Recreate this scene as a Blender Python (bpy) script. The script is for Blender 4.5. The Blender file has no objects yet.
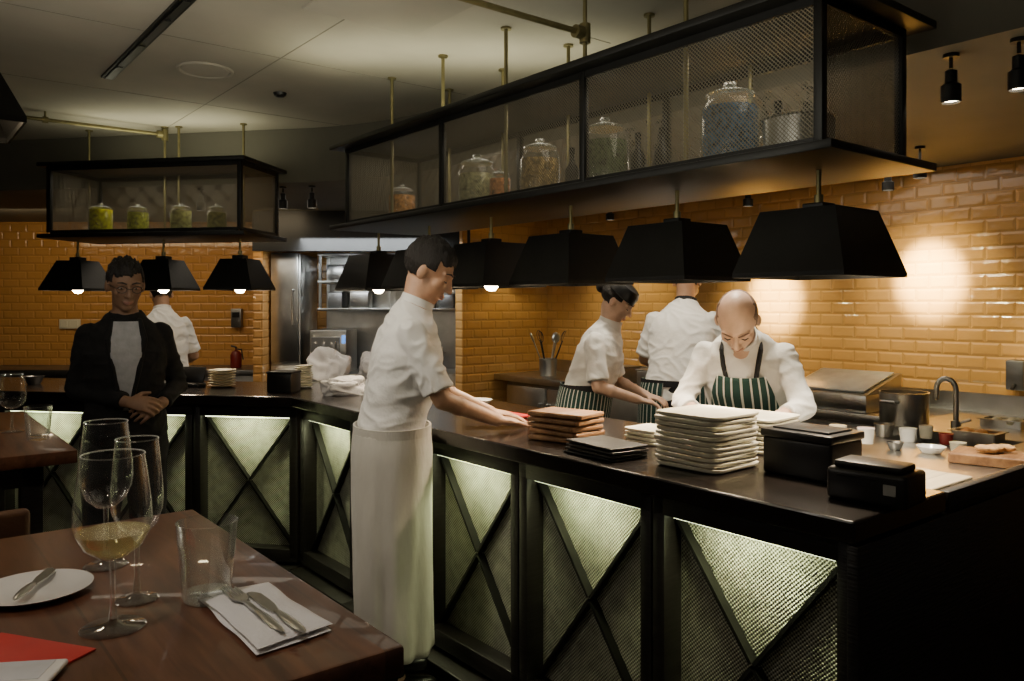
import bpy, bmesh, math, random
from mathutils import Vector, Matrix, noise
random.seed(3)
scene=bpy.context.scene
COL=scene.collection
F=800.0; EYE=1.5
V=Vector
P0=V((.817,1.905,0)); U=V((-.622,.783,0)).normalized(); N=V((U.y,-U.x,0))
ROT1=math.atan2(-N.x,N.y)
B=P0+U*3.19
a10=math.radians(10)
VV=V((-math.cos(a10),math.sin(a10),0)); MM=V((math.sin(a10),math.cos(a10),0)); ROT2=-a10
def Mn(s,n,z=0): return P0+U*s+N*n+V((0,0,z))
def Lf(t,q,z=0): return B+VV*t+MM*q+V((0,0,z))
def px(x,y,z):
    Y=(EYE-z)*F/(y-305.0); return V(((x-512)/F*Y,Y,z))
def pxY(x,y,Y): return V(((x-512)/F*Y,Y,EYE-(y-305.0)*Y/F))
def s_at(x,n):
    k=(x-512)/F; A=P0+N*n; return (A.x-k*A.y)/(k*U.y-U.x)
def t_at(x,q):
    k=(x-512)/F; A=B+MM*q; return (A.x-k*A.y)/(k*VV.y-VV.x)
def pn(x,y,n):
    s=s_at(x,n); p=Mn(s,n); return pxY(x,y,p.y)

# ---------------------------------------------------------------- materials
def nodes(name):
    m=bpy.data.materials.new(name); m.use_nodes=True
    nt=m.node_tree; nt.nodes.clear()
    out=nt.nodes.new('ShaderNodeOutputMaterial')
    return m,nt,out
def L(nt,a,b): nt.links.new(a,b)
def mat(name,col,rough=.5,metal=0,var=.12,scale=12,bump=0,bscale=60,emit=None,estr=0,stretch=None,spec=.5,sheen=0,coat=0,bdist=.01):
    m,nt,out=nodes(name)
    b=nt.nodes.new('ShaderNodeBsdfPrincipled')
    b.inputs['Roughness'].default_value=rough; b.inputs['Metallic'].default_value=metal
    b.inputs['Specular IOR Level'].default_value=spec
    if coat: b.inputs['Coat Weight'].default_value=coat
    if sheen: b.inputs['Sheen Weight'].default_value=sheen
    tc=nt.nodes.new('ShaderNodeTexCoord'); mp=nt.nodes.new('ShaderNodeMapping')
    if stretch: mp.inputs['Scale'].default_value=stretch
    L(nt,tc.outputs['Object'],mp.inputs[0])
    nz=nt.nodes.new('ShaderNodeTexNoise'); nz.inputs['Scale'].default_value=scale; nz.inputs['Detail'].default_value=5
    L(nt,mp.outputs[0],nz.inputs['Vector'])
    cr=nt.nodes.new('ShaderNodeValToRGB')
    cr.color_ramp.elements[0].position=.3; cr.color_ramp.elements[1].position=.7
    cr.color_ramp.elements[0].color=(*[max(0,c*(1-var)) for c in col],1)
    cr.color_ramp.elements[1].color=(*[min(1,c*(1+var)) for c in col],1)
    L(nt,nz.outputs['Fac'],cr.inputs[0]); L(nt,cr.outputs[0],b.inputs['Base Color'])
    if bump:
        n2=nt.nodes.new('ShaderNodeTexNoise'); n2.inputs['Scale'].default_value=bscale; n2.inputs['Detail'].default_value=4
        L(nt,mp.outputs[0],n2.inputs['Vector'])
        bp=nt.nodes.new('ShaderNodeBump'); bp.inputs['Strength'].default_value=bump; bp.inputs['Distance'].default_value=bdist
        L(nt,n2.outputs['Fac'],bp.inputs['Height']); L(nt,bp.outputs[0],b.inputs['Normal'])
    if emit:
        b.inputs['Emission Color'].default_value=(*emit,1); b.inputs['Emission Strength'].default_value=estr
    L(nt,b.outputs[0],out.inputs[0]); return m
def math_n(nt,op,a,b=None,c=None):
    n=nt.nodes.new('ShaderNodeMath'); n.operation=op
    for i,x in enumerate((a,b,c)):
        if x is None: continue
        if isinstance(x,(int,float)): n.inputs[i].default_value=x
        else: L(nt,x,n.inputs[i])
    return n.outputs[0]
def tile_mat(name,c1,c2,mortar):
    m,nt,out=nodes(name)
    tc=nt.nodes.new('ShaderNodeTexCoord'); sp=nt.nodes.new('ShaderNodeSeparateXYZ'); cb=nt.nodes.new('ShaderNodeCombineXYZ')
    L(nt,tc.outputs['Object'],sp.inputs[0]); L(nt,sp.outputs[0],cb.inputs[0]); L(nt,sp.outputs[2],cb.inputs[1])
    def br(ms,sm):
        b=nt.nodes.new('ShaderNodeTexBrick'); b.inputs['Scale'].default_value=1
        b.inputs['Brick Width'].default_value=.152; b.inputs['Row Height'].default_value=.076
        b.inputs['Mortar Size'].default_value=ms; b.inputs['Mortar Smooth'].default_value=sm
        b.inputs['Color1'].default_value=(*c1,1); b.inputs['Color2'].default_value=(*c2,1); b.inputs['Mortar'].default_value=(*mortar,1)
        L(nt,cb.outputs[0],b.inputs['Vector']); return b
    b1=br(.0018,.1); b2=br(.016,1.0)
    bs=nt.nodes.new('ShaderNodeBsdfPrincipled'); bs.inputs['Roughness'].default_value=.12
    bs.inputs['Coat Weight'].default_value=.3
    L(nt,b1.outputs['Color'],bs.inputs['Base Color'])
    inv=math_n(nt,'SUBTRACT',1.0,b2.outputs['Fac'])
    nz=nt.nodes.new('ShaderNodeTexNoise'); nz.inputs['Scale'].default_value=11; L(nt,cb.outputs[0],nz.inputs['Vector'])
    h=math_n(nt,'ADD',inv,math_n(nt,'MULTIPLY',nz.outputs['Fac'],1.1))
    bp=nt.nodes.new('ShaderNodeBump'); bp.inputs['Strength'].default_value=.75; bp.inputs['Distance'].default_value=.006
    L(nt,h,bp.inputs['Height']); L(nt,bp.outputs[0],bs.inputs['Normal'])
    L(nt,bs.outputs[0],out.inputs[0]); return m
def mesh_mat(name,col,period,width):
    m,nt,out=nodes(name)
    tc=nt.nodes.new('ShaderNodeTexCoord'); sp=nt.nodes.new('ShaderNodeSeparateXYZ'); L(nt,tc.outputs['Object'],sp.inputs[0])
    h=math_n(nt,'ADD',sp.outputs[0],sp.outputs[1])
    r=[]
    for a in (math_n(nt,'ADD',h,sp.outputs[2]),math_n(nt,'SUBTRACT',h,sp.outputs[2])):
        q=math_n(nt,'DIVIDE',math_n(nt,'ADD',a,50.0),period)
        r.append(math_n(nt,'LESS_THAN',math_n(nt,'FRACT',q),width))
    fac=math_n(nt,'MAXIMUM',r[0],r[1])
    bs=nt.nodes.new('ShaderNodeBsdfPrincipled'); bs.inputs['Base Color'].default_value=(*col,1)
    bs.inputs['Metallic'].default_value=.1; bs.inputs['Roughness'].default_value=.6
    tr=nt.nodes.new('ShaderNodeBsdfTransparent'); mx=nt.nodes.new('ShaderNodeMixShader')
    L(nt,fac,mx.inputs[0]); L(nt,tr.outputs[0],mx.inputs[1]); L(nt,bs.outputs[0],mx.inputs[2]); L(nt,mx.outputs[0],out.inputs[0]); return m
def panel_mat(name):
    m,nt,out=nodes(name)
    tc=nt.nodes.new('ShaderNodeTexCoord'); sp=nt.nodes.new('ShaderNodeSeparateXYZ'); L(nt,tc.outputs['Object'],sp.inputs[0])
    sx=math_n(nt,'SINE',math_n(nt,'MULTIPLY',sp.outputs[0],2*math.pi/.0125))
    sz=math_n(nt,'SINE',math_n(nt,'MULTIPLY',sp.outputs[2],2*math.pi/.0125))
    pr=math_n(nt,'MULTIPLY',sx,sz)
    nz=nt.nodes.new('ShaderNodeTexNoise'); nz.inputs['Scale'].default_value=22; nz.inputs['Detail'].default_value=3
    L(nt,tc.outputs['Object'],nz.inputs['Vector'])
    h=math_n(nt,'ADD',math_n(nt,'MULTIPLY',pr,.45),math_n(nt,'ADD',math_n(nt,'MULTIPLY',nz.outputs['Fac'],.5),.25))
    cr=nt.nodes.new('ShaderNodeValToRGB'); cr.color_ramp.elements[0].position=.15; cr.color_ramp.elements[1].position=.85
    cr.color_ramp.elements[0].color=(.04,.042,.03,1); cr.color_ramp.elements[1].color=(.60,.61,.48,1)
    L(nt,h,cr.inputs[0])
    bs=nt.nodes.new('ShaderNodeBsdfPrincipled'); bs.inputs['Roughness'].default_value=.38; bs.inputs['Metallic'].default_value=.4
    L(nt,cr.outputs[0],bs.inputs['Base Color'])
    bp=nt.nodes.new('ShaderNodeBump'); bp.inputs['Strength'].default_value=.9; bp.inputs['Distance'].default_value=.006
    L(nt,h,bp.inputs['Height']); L(nt,bp.outputs[0],bs.inputs['Normal']); L(nt,bs.outputs[0],out.inputs[0]); return m
def glass_mat(name,col=(.985,.99,.985),rim=.5,base=.035,pw=3.0,haze=0.0,hcol=(.8,.82,.78),h0=0.0):
    m,nt,out=nodes(name)
    lw=nt.nodes.new('ShaderNodeLayerWeight'); lw.inputs['Blend'].default_value=.5
    nz=nt.nodes.new('ShaderNodeTexNoise'); nz.inputs['Scale'].default_value=4
    tr=nt.nodes.new('ShaderNodeBsdfTransparent'); tr.inputs[0].default_value=(*col,1)
    gl=nt.nodes.new('ShaderNodeBsdfGlossy'); gl.inputs['Roughness'].default_value=.08; gl.inputs[0].default_value=(1,1,1,1)
    mx=nt.nodes.new('ShaderNodeMixShader')
    f=math_n(nt,'ADD',math_n(nt,'MULTIPLY',math_n(nt,'POWER',lw.outputs['Facing'],pw),rim),math_n(nt,'MULTIPLY',nz.outputs['Fac'],base*2))
    L(nt,f,mx.inputs[0]); L(nt,tr.outputs[0],mx.inputs[1]); L(nt,gl.outputs[0],mx.inputs[2])
    if haze:  # diffuse edge haze stands in for highlights the dark room cannot reflect
        df=nt.nodes.new('ShaderNodeBsdfDiffuse'); df.inputs[0].default_value=(*hcol,1)
        m2=nt.nodes.new('ShaderNodeMixShader')
        L(nt,math_n(nt,'ADD',math_n(nt,'MULTIPLY',math_n(nt,'POWER',lw.outputs['Facing'],1.5),haze),h0),m2.inputs[0])
        L(nt,mx.outputs[0],m2.inputs[1]); L(nt,df.outputs[0],m2.inputs[2]); L(nt,m2.outputs[0],out.inputs[0])
    else: L(nt,mx.outputs[0],out.inputs[0])
    return m
def wood_mat(name,c1,c2,plank=.11,rough=.35,axis=1,coat=.2):
    m,nt,out=nodes(name)
    tc=nt.nodes.new('ShaderNodeTexCoord'); mp=nt.nodes.new('ShaderNodeMapping')
    mp.inputs['Scale'].default_value=(2,18,18) if axis==1 else (18,2,18)
    L(nt,tc.outputs['Object'],mp.inputs[0])
    nz=nt.nodes.new('ShaderNodeTexNoise'); nz.inputs['Scale'].default_value=2.2; nz.inputs['Detail'].default_value=8; nz.inputs['Distortion'].default_value=.6
    L(nt,mp.outputs[0],nz.inputs['Vector'])
    cr=nt.nodes.new('ShaderNodeValToRGB'); cr.color_ramp.elements[0].position=.3; cr.color_ramp.elements[1].position=.72
    cr.color_ramp.elements[0].color=(*c1,1); cr.color_ramp.elements[1].color=(*c2,1)
    L(nt,nz.outputs['Fac'],cr.inputs[0])
    sp=nt.nodes.new('ShaderNodeSeparateXYZ'); L(nt,tc.outputs['Object'],sp.inputs[0])
    q=math_n(nt,'DIVIDE',math_n(nt,'ADD',sp.outputs[axis],20.0),plank)
    seam=math_n(nt,'LESS_THAN',math_n(nt,'FRACT',q),.015)
    wn=nt.nodes.new('ShaderNodeTexWhiteNoise'); wn.noise_dimensions='1D'; L(nt,math_n(nt,'FLOOR',q),wn.inputs['W'])
    val=math_n(nt,'MULTIPLY',math_n(nt,'ADD',math_n(nt,'MULTIPLY',wn.outputs['Value'],.3),.8),math_n(nt,'SUBTRACT',1.0,math_n(nt,'MULTIPLY',seam,.4)))
    mx=nt.nodes.new('ShaderNodeVectorMath'); mx.operation='SCALE'; L(nt,cr.outputs[0],mx.inputs[0]); L(nt,val,mx.inputs['Scale'])
    bs=nt.nodes.new('ShaderNodeBsdfPrincipled'); bs.inputs['Roughness'].default_value=rough; bs.inputs['Coat Weight'].default_value=coat
    L(nt,mx.outputs[0],bs.inputs['Base Color'])
    bp=nt.nodes.new('ShaderNodeBump'); bp.inputs['Strength'].default_value=.15; bp.inputs['Distance'].default_value=.003
    L(nt,nz.outputs['Fac'],bp.inputs['Height']); L(nt,bp.outputs[0],bs.inputs['Normal']); L(nt,bs.outputs[0],out.inputs[0]); return m
def stripe_mat(name,c1,c2,period,width):
    m,nt,out=nodes(name)
    tc=nt.nodes.new('ShaderNodeTexCoord'); sp=nt.nodes.new('ShaderNodeSeparateXYZ'); L(nt,tc.outputs['UV'],sp.inputs[0])
    q=math_n(nt,'DIVIDE',math_n(nt,'ADD',sp.outputs[0],50.0),period)
    f=math_n(nt,'LESS_THAN',math_n(nt,'FRACT',q),width)
    mx=nt.nodes.new('ShaderNodeMix'); mx.data_type='RGBA'; mx.inputs[6].default_value=(*c1,1); mx.inputs[7].default_value=(*c2,1)
    L(nt,f,mx.inputs[0])
    bs=nt.nodes.new('ShaderNodeBsdfPrincipled'); bs.inputs['Roughness'].default_value=.85
    L(nt,mx.outputs[2],bs.inputs['Base Color']); L(nt,bs.outputs[0],out.inputs[0]); return m
def emis(name,col,st):
    return mat(name,col,.5,emit=col,estr=st,var=.02)

BLACK=mat('black_steel',(.010,.010,.009),.45,.3,var=.3,scale=6,bump=.05)
BLACKWOOD=mat('black_stained_wood',(.011,.009,.008),.4,0,var=.4,scale=8,stretch=(1,1,12),bump=.15,bscale=14)
TOPBLACK=mat('counter_top_black',(.011,.008,.007),.24,0,var=.4,scale=5,coat=.12)
STEEL=mat('brushed_steel',(.50,.50,.48),.28,1,var=.12,scale=8,bump=.05,bscale=90)
DSTEEL=mat('dim_steel',(.24,.24,.24),.4,1,var=.15,scale=6)
BRASS=mat('aged_brass',(.24,.21,.10),.45,.7,var=.2,scale=15)
WHITECLOTH=mat('white_cotton',(.78,.765,.73),.9,0,var=.04,scale=14,bump=.45,bscale=8,bdist=.03,sheen=.2)
APRONCLOTH=mat('off_white_apron',(.60,.575,.51),.9,0,var=.06,scale=9,bump=.5,bscale=6,bdist=.03,stretch=(1.6,1.6,.5),sheen=.2)
NAPKIN=mat('white_napkin',(.8,.79,.8),.85,0,var=.03,scale=8,bump=.2,bscale=160)
SUIT=mat('black_suit_wool',(.006,.006,.007),.9,0,var=.3,scale=20,bump=.3,bscale=12,bdist=.02)
SHIRT=mat('grey_blouse',(.42,.43,.46),.7,0,var=.12,scale=30,bump=.5,bscale=14,bdist=.02)
DARKCLOTH=mat('dark_trousers',(.012,.012,.014),.85,0,var=.3,scale=14,bump=.2,bscale=25)
SKIN=mat('skin_warm',(.50,.29,.18),.5,0,var=.1,scale=25,bump=.06,bscale=120)
SKIN2=mat('skin_fair',(.60,.39,.28),.5,0,var=.08,scale=25,bump=.06,bscale=120)
SKIN3=mat('skin_tan',(.28,.16,.10),.55,0,var=.08,scale=25,bump=.06,bscale=120)
HAIR=mat('black_hair',(.012,.009,.007),.6,0,var=.5,scale=40,stretch=(1,6,1),bump=.9,bscale=60)
STUBBLE=mat('cropped_hair',(.24,.15,.11),.75,0,var=.3,scale=120,bump=.3,bscale=200)
BROW=mat('brown_brow',(.16,.09,.06),.7)
EYEW=mat('eye_white',(.4,.37,.33),.3,var=.02); EYED=mat('eye_dark',(.02,.012,.008),.3,var=.1)
LIP=mat('lip',(.40,.18,.14),.45,var=.1)
SHOE=mat('black_shoe_leather',(.01,.01,.01),.3,var=.2)
PLATEM=mat('cream_ceramic',(.70,.67,.53),.25,0,var=.06,scale=6,coat=.3)
PLATEW=mat('white_ceramic',(.78,.77,.74),.2,0,var=.04,scale=6,coat=.3)
GLASS=glass_mat('clear_glass',rim=.95,base=.02,pw=2.6,haze=.09); JARG=glass_mat('jar_glass',(.96,.98,.96),.5,.025,3.0,haze=.08)
TUMG=glass_mat('tumbler_glass',(.95,.97,.96),.9,.02,1.8,haze=.18)
WINE=glass_mat('white_wine',(.99,.97,.78),.12,.005,2.0,haze=.10,hcol=(.95,.88,.45),h0=.09)  # yellow diffuse haze puts caught light into the wine colour
BOARD=wood_mat('worn_board_wood',(.20,.09,.035),(.42,.22,.09),plank=.3,rough=.55,axis=0,coat=0)
PALEB=wood_mat('pale_board_wood',(.66,.54,.36),(.8,.68,.48),plank=.3,rough=.5,axis=0,coat=0)
TABLEW=wood_mat('table_walnut',(.065,.023,.012),(.17,.068,.034),plank=.28,rough=.34,axis=1)
FLOORM=wood_mat('floor_dark_wood',(.015,.010,.007),(.04,.024,.015),plank=.14,rough=.35)
SLATE=mat('dark_slate',(.02,.02,.019),.5,var=.3,scale=14,bump=.2)
PLASTB=mat('black_plastic',(.01,.01,.01),.35,var=.2)
RED=mat('red_card',(.50,.025,.025),.5,var=.1)
DRED=mat('dark_red_paint',(.16,.012,.01),.4,var=.1)
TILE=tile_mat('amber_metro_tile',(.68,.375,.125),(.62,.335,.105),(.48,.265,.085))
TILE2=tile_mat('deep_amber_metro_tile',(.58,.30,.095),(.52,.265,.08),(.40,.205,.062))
UPPER=mat('dark_olive_paint',(.08,.075,.06),.8,var=.12,scale=3)
SEAM=mat('ceiling_seam',(.25,.235,.19),.8)
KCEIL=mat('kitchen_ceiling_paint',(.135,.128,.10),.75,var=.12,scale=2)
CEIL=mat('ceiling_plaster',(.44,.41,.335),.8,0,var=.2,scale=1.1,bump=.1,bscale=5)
CEIL2=mat('ceiling_panel_plaster',(.46,.43,.355),.8,0,var=.1,scale=2)
MESHM=mesh_mat('wire_mesh',(.20,.18,.13),.013,.20)
PANELM=panel_mat('hammered_mesh_panel')
STRIPE=stripe_mat('striped_apron_cloth',(.012,.048,.04),(.6,.62,.56),.026,.22)
LEDM=emis('led_strip_glow',(.92,1.0,.60),5)
BULB=emis('warm_bulb_glow',(1.0,.78,.5),55)
SPOTG=emis('spot_lens_glow',(1.0,.85,.6),25)
LEATHER=mat('brown_leather',(.12,.055,.03),.45,var=.2,bump=.2)

# ---------------------------------------------------------------- mesh builder
class MB:
    def __init__(s): s.v=[];s.f=[];s.m=[];s.T=Matrix.Identity(4)
    def add(s,vs,fs,mi=0):
        o=len(s.v); s.v+= [s.T@V(p) for p in vs]
        s.f+=[tuple(i+o for i in f) for f in fs]; s.m+=[mi]*len(fs)
    def box(s,c,d,mi=0,R=None,r=0,seg=2):
        bm=bmesh.new(); bmesh.ops.create_cube(bm,size=1)
        for v in bm.verts: v.co=V((v.co.x*d[0],v.co.y*d[1],v.co.z*d[2]))
        if r>0: bmesh.ops.bevel(bm,geom=bm.edges[:],offset=min(r,.45*min(d)),segments=seg,affect='EDGES',profile=.5)
        bm.verts.index_update()
        vs=[(R@v.co if R else v.co)+V(c) for v in bm.verts]
        fs=[[v.index for v in f.verts] for f in bm.faces]; bm.free(); s.add(vs,fs,mi)
    def cyl(s,p0,p1,r0,r1=None,n=16,mi=0,cap=True):
        p0=V(p0);p1=V(p1); r1=r0 if r1 is None else r1
        d=(p1-p0).normalized(); q=d.to_track_quat('Z','Y'); x=q@V((1,0,0)); y=q@V((0,1,0))
        vs=[]
        for p,r in ((p0,r0),(p1,r1)):
            vs+=[p+(x*math.cos(2*math.pi*i/n)+y*math.sin(2*math.pi*i/n))*r for i in range(n)]
        fs=[(i,(i+1)%n,n+(i+1)%n,n+i) for i in range(n)]
        if cap: fs+=[tuple(range(n-1,-1,-1)),tuple(range(n,2*n))]
        s.add(vs,fs,mi)
    def sph(s,c,r,mi=0,n=20,R=None):
        if isinstance(r,(int,float)): r=(r,r,r)
        m=max(6,n//2); vs=[V((0,0,1))]
        for j in range(1,m):
            th=math.pi*j/m
            for i in range(n):
                ph=2*math.pi*i/n; vs.append(V((math.sin(th)*math.cos(ph),math.sin(th)*math.sin(ph),math.cos(th))))
        vs.append(V((0,0,-1)))
        out=[]
        for v in vs:
            w=V((v.x*r[0],v.y*r[1],v.z*r[2])); out.append((R@w if R else w)+V(c))
        fs=[(0,1+i,1+(i+1)%n) for i in range(n)]
        for j in range(m-2):
            a=1+j*n
            fs+=[(a+i,a+n+i,a+n+(i+1)%n,a+(i+1)%n) for i in range(n)]
        a=1+(m-2)*n; e=len(vs)-1
        fs+=[(a+i,e,a+(i+1)%n) for i in range(n)]
        s.add(out,fs,mi)
    def lathe(s,prof,c=(0,0,0),n=32,mi=0,close=False):
        c=V(c); vs=[];k=len(prof)
        for r,z in prof:
            vs+=[c+V((r*math.cos(2*math.pi*i/n),r*math.sin(2*math.pi*i/n),z)) for i in range(n)]
        fs=[]
        for j in (range(k) if close else range(k-1)):
            a=j*n;b=((j+1)%k)*n
            fs+=[(a+i,a+(i+1)%n,b+(i+1)%n,b+i) for i in range(n)]
        s.add(vs,fs,mi)
    def loft(s,rings,mi=0,cap=True):
        n=len(rings[0]); vs=[p for r in rings for p in r]; fs=[]
        for j in range(len(rings)-1):
            a=j*n;b=a+n
            fs+=[(a+i,a+(i+1)%n,b+(i+1)%n,b+i) for i in range(n)]
        if cap:
            fs.append(tuple(range(n-1,-1,-1))); o=(len(rings)-1)*n; fs.append(tuple(range(o,o+n)))
        s.add(vs,fs,mi)
    def tube(s,pts,rs,n=16,mi=0,ends=(True,True)):
        if isinstance(rs,(int,float)): rs=[rs]*len(pts)
        for i in range(len(pts)-1): s.cyl(pts[i],pts[i+1],rs[i],rs[i+1],n,mi)
        for i in range(len(pts)):
            if (i==0 and not ends[0]) or (i==len(pts)-1 and not ends[1]): continue
            s.sph(pts[i],rs[i]*1.0,mi,n)
    def prism(s,poly,z0,z1,mi=0):
        n=len(poly)
        vs=[V((p[0],p[1],z0)) for p in poly]+[V((p[0],p[1],z1)) for p in poly]
        fs=[(i,(i+1)%n,n+(i+1)%n,n+i) for i in range(n)]+[tuple(range(n-1,-1,-1)),tuple(range(n,2*n))]
        s.add(vs,fs,mi)
    def mesh(s,name):
        me=bpy.data.meshes.new(name); me.from_pydata([tuple(v) for v in s.v],[],s.f)
        for p,mi in zip(me.polygons,s.m): p.material_index=mi
        bm=bmesh.new(); bm.from_mesh(me); bmesh.ops.recalc_face_normals(bm,faces=bm.faces); bm.to_mesh(me); bm.free()
        me.update(); return me
    def obj(s,name,mats,parent=None,loc=(0,0,0),rot=0,smooth=True,ang=.6,**kw):
        me=s.mesh(name)
        for m in (mats if isinstance(mats,(list,tuple)) else [mats]): me.materials.append(m)
        if smooth: me.shade_smooth(); me.set_sharp_from_angle(angle=ang)
        return link(name,me,parent,loc,rot,**kw)
def link(name,me,parent=None,loc=(0,0,0),rot=0,label=None,cat=None,group=None,kind=None):
    o=bpy.data.objects.new(name,me); COL.objects.link(o)
    o.location=loc; o.rotation_euler=(0,0,rot) if isinstance(rot,(int,float)) else rot
    if parent: o.parent=parent
    if label: o['label']=label
    if cat: o['category']=cat
    if group: o['group']=group
    if kind: o['kind']=kind
    return o
def thing(name,loc,rot,label,cat,group=None):
    return link(name,None,None,loc,rot,label,cat,group)
def dup(o,loc,rot=None,**kw):
    c=o.copy(); COL.objects.link(c); c.location=loc
    if rot is not None: c.rotation_euler=(0,0,rot) if isinstance(rot,(int,float)) else rot
    for k,v in kw.items(): c[k]=v
    for ch in list(o.children):
        d=ch.copy(); COL.objects.link(d); d.parent=c
    return c

# ---------------------------------------------------------------- camera
cam=bpy.data.cameras.new('camera'); co=bpy.data.objects.new('camera',cam); COL.objects.link(co)
co.location=(0,0,EYE); co.rotation_euler=(math.radians(90),0,0)
cam.sensor_width=36; cam.lens=F/1024*36; cam.shift_y=-35.5/1024; cam.clip_start=.05
scene.camera=co

def mitre(off):
    A=P0+N*off; C=B+MM*off
    det=U.x*(-VV.y)+VV.x*U.y
    r=C-A; s=(r.x*(-VV.y)+VV.x*r.y)/det
    return A+U*s
# ---------------------------------------------------------------- room
def struct(name,mb,m,loc=(0,0,0),rot=0): return mb.obj(name,m,None,loc,rot,smooth=False,kind='structure')
ZC=2.65; ZK2=2.30
b=MB(); b.box((0,0,-.05),(13,13,.1)); struct('floor',b,FLOORM,(0,3.3,0),ROT1)
b=MB(); b.box((0,0,.05),(13,13,.1)); struct('ceiling',b,CEIL,(0,3.3,ZC),ROT1)
WN=3.0
b=MB(); b.box((0,.05,ZK2/2),(6.4,.1,ZK2)); struct('wall_right',b,TILE,Mn(1.47,WN),ROT1)
b=MB(); b.box((0,.05,ZK2/2),(1.0,.1,ZK2)); struct('wall_end',b,TILE,Mn(4.57,2.55),math.atan2(-U.x,U.y))
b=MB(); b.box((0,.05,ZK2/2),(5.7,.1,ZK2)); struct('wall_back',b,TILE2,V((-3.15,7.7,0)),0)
b=MB(); b.box((-.05,0,ZC/2),(.1,10,ZC)); struct('wall_left',b,UPPER,V((-6.0,2.75,0)),0)
fr=[Mn(-2.2,.76)]
mt=mitre(.76); a_=mt-U*.7; c_=mt+VV*.7
for i in range(13):
    t=i/12; fr.append(a_*(1-t)**2+mt*2*t*(1-t)+c_*t*t)
fr+=[Lf(4.9,.76),V((-6.0,7.9,0)),V((.2,7.9,0)),Mn(4.7,3.1),Mn(-2.2,3.1)]
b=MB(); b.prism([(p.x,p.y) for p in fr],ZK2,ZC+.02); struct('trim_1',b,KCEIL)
b=MB(); b.box((-1.28,6.85,2.13),(1.85,.12,.34)); struct('trim_5',b,BLACK)
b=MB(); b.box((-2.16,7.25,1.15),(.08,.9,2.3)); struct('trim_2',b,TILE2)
b=MB(); b.box((0,0,-.006),(1.35,.055,.012)); b.box((0,0,-.012),(1.31,.028,.012),1)
for x in (-.4,0,.4): b.cyl((x,0,-.022),(x,0,-.012),.014,n=16,mi=1)
b.obj('ceiling_slot_light',[BLACK,PLASTB],None,V((-1.62,3.5,ZC)),math.atan2(U.y,U.x),label='recessed black linear slot in the ceiling',cat='ceiling light')
b=MB(); b.lathe([(0,-.006),(.11,-.006),(.112,-.002),(.12,-.010),(.13,-.009),(.133,0)],n=40)
b.obj('ceiling_speaker',CEIL2,None,V((-1.5,3.91,ZC)),0,label='round flush ceiling speaker in beige plaster',cat='speaker')
b=MB(); b.lathe([(0,-.022),(.02,-.022),(.032,-.014),(.036,0)],n=24)
b.obj('smoke_detector',PLASTB,None,V(((280-512)/F*4.34,4.34,ZC)),0,label='small dark smoke detector on ceiling',cat='smoke detector')
b=MB(); b.box((0,0,-.004),(.5,.5,.008),r=.003)
b.obj('ceiling_access_panel',CEIL2,None,V((-.46,3.05,ZC)),ROT1,label='square beige access panel set in ceiling',cat='ceiling panel')
for i,s0 in enumerate((1.5,2.6,3.7)):
    b=MB(); b.box((0,0,-.0005),(.005,3.2,.002)); struct('trim_%d'%(6+i),b,SEAM,Mn(s0,-.9,ZC),ROT1)
b=MB(); b.box((0,0,-.0005),(6.5,.005,.002)); struct('trim_9',b,SEAM,Mn(2.5,-.35,ZC),ROT1)

# ---------------------------------------------------------------- counter
NB=.42
b=MB(); pts=[Mn(-.03,-.06),mitre(-.06),Lf(3.2,-.06),Lf(3.2,.72),mitre(.72),Mn(.50,.72),Mn(.50,NB),Mn(-.03,NB)]
b.prism([(p.x-B.x,p.y-B.y) for p in pts],.945,1.0)
o=b.obj('counter_worktop',TOPBLACK,None,V((B.x,B.y,0)),0,smooth=False,label='glossy black service counter worktop with angled bend',cat='countertop')
bev=o.modifiers.new('b','BEVEL'); bev.width=.006; bev.segments=2
def cabinet(loc,rot,w,first=False):
    e=thing('counter_cabinet',loc,rot,'black counter base unit with lit mesh panel and crossed bars','cabinet','counter base units along the pass')
    h=w/2; D=.30 if first else .38
    b=MB()
    b.box((0,.09+D/2,.51),(w-.002,D,.86))
    for sx in (-1,1): b.box((sx*(h-.024),.045,.52),(.046,.09,.84),r=.004)
    b.box((0,.045,.91),(w-.002,.09,.066),r=.003); b.box((0,.045,.115),(w-.002,.09,.07),r=.003)
    b.box((0,.02,.03),(w-.002,.18,.06),r=.004)
    b.box((0,.26,.04),(w-.002,.28,.08))
    b.obj('body',BLACKWOOD,e)
    b=MB(); b.box((0,.082,.51),(w-.094,.01,.72)); b.obj('mesh_panel',PANELM,e,label='hammered wire mesh panel glowing pale green')
    W=w-.096; zt,zb=.872,.152; zc=(zt+zb)/2
    for sx in (-1,1):
        for zz in (zt,zb):
            p=V((sx*W/2,0,zz)); c=V((0,0,zc)); d=(p-c); ln=d.length
            R=Matrix.Rotation(-math.atan2(d.z,d.x),3,'Y'); m=(c+p)/2
            b=MB(); b.box((m.x,.060,m.z),(ln-.015,.032,.011),R=R); b.obj('brace',BLACK,e)
    b=MB(); b.box((0,.03,.872),(W-.03,.012,.006)); b.obj('light_strip',LEDM,e,label='thin warm green LED strip')
    ld=bpy.data.lights.new('led','AREA'); ld.shape='RECTANGLE'; ld.size=W*.5; ld.size_y=.03; ld.energy=1.9; ld.color=(.96,1.0,.56)
    lo=bpy.data.objects.new('led_light',ld); COL.objects.link(lo); lo.parent=e; lo.location=(0,-.006,.868); lo.rotation_euler=(math.radians(13),0,0)
for i in range(5): cabinet(Mn(.319+.638*i,0),ROT1,.636,i==0)
for i in range(4): cabinet(Lf(.33+.63*i,0.0),ROT2,.628)
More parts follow.
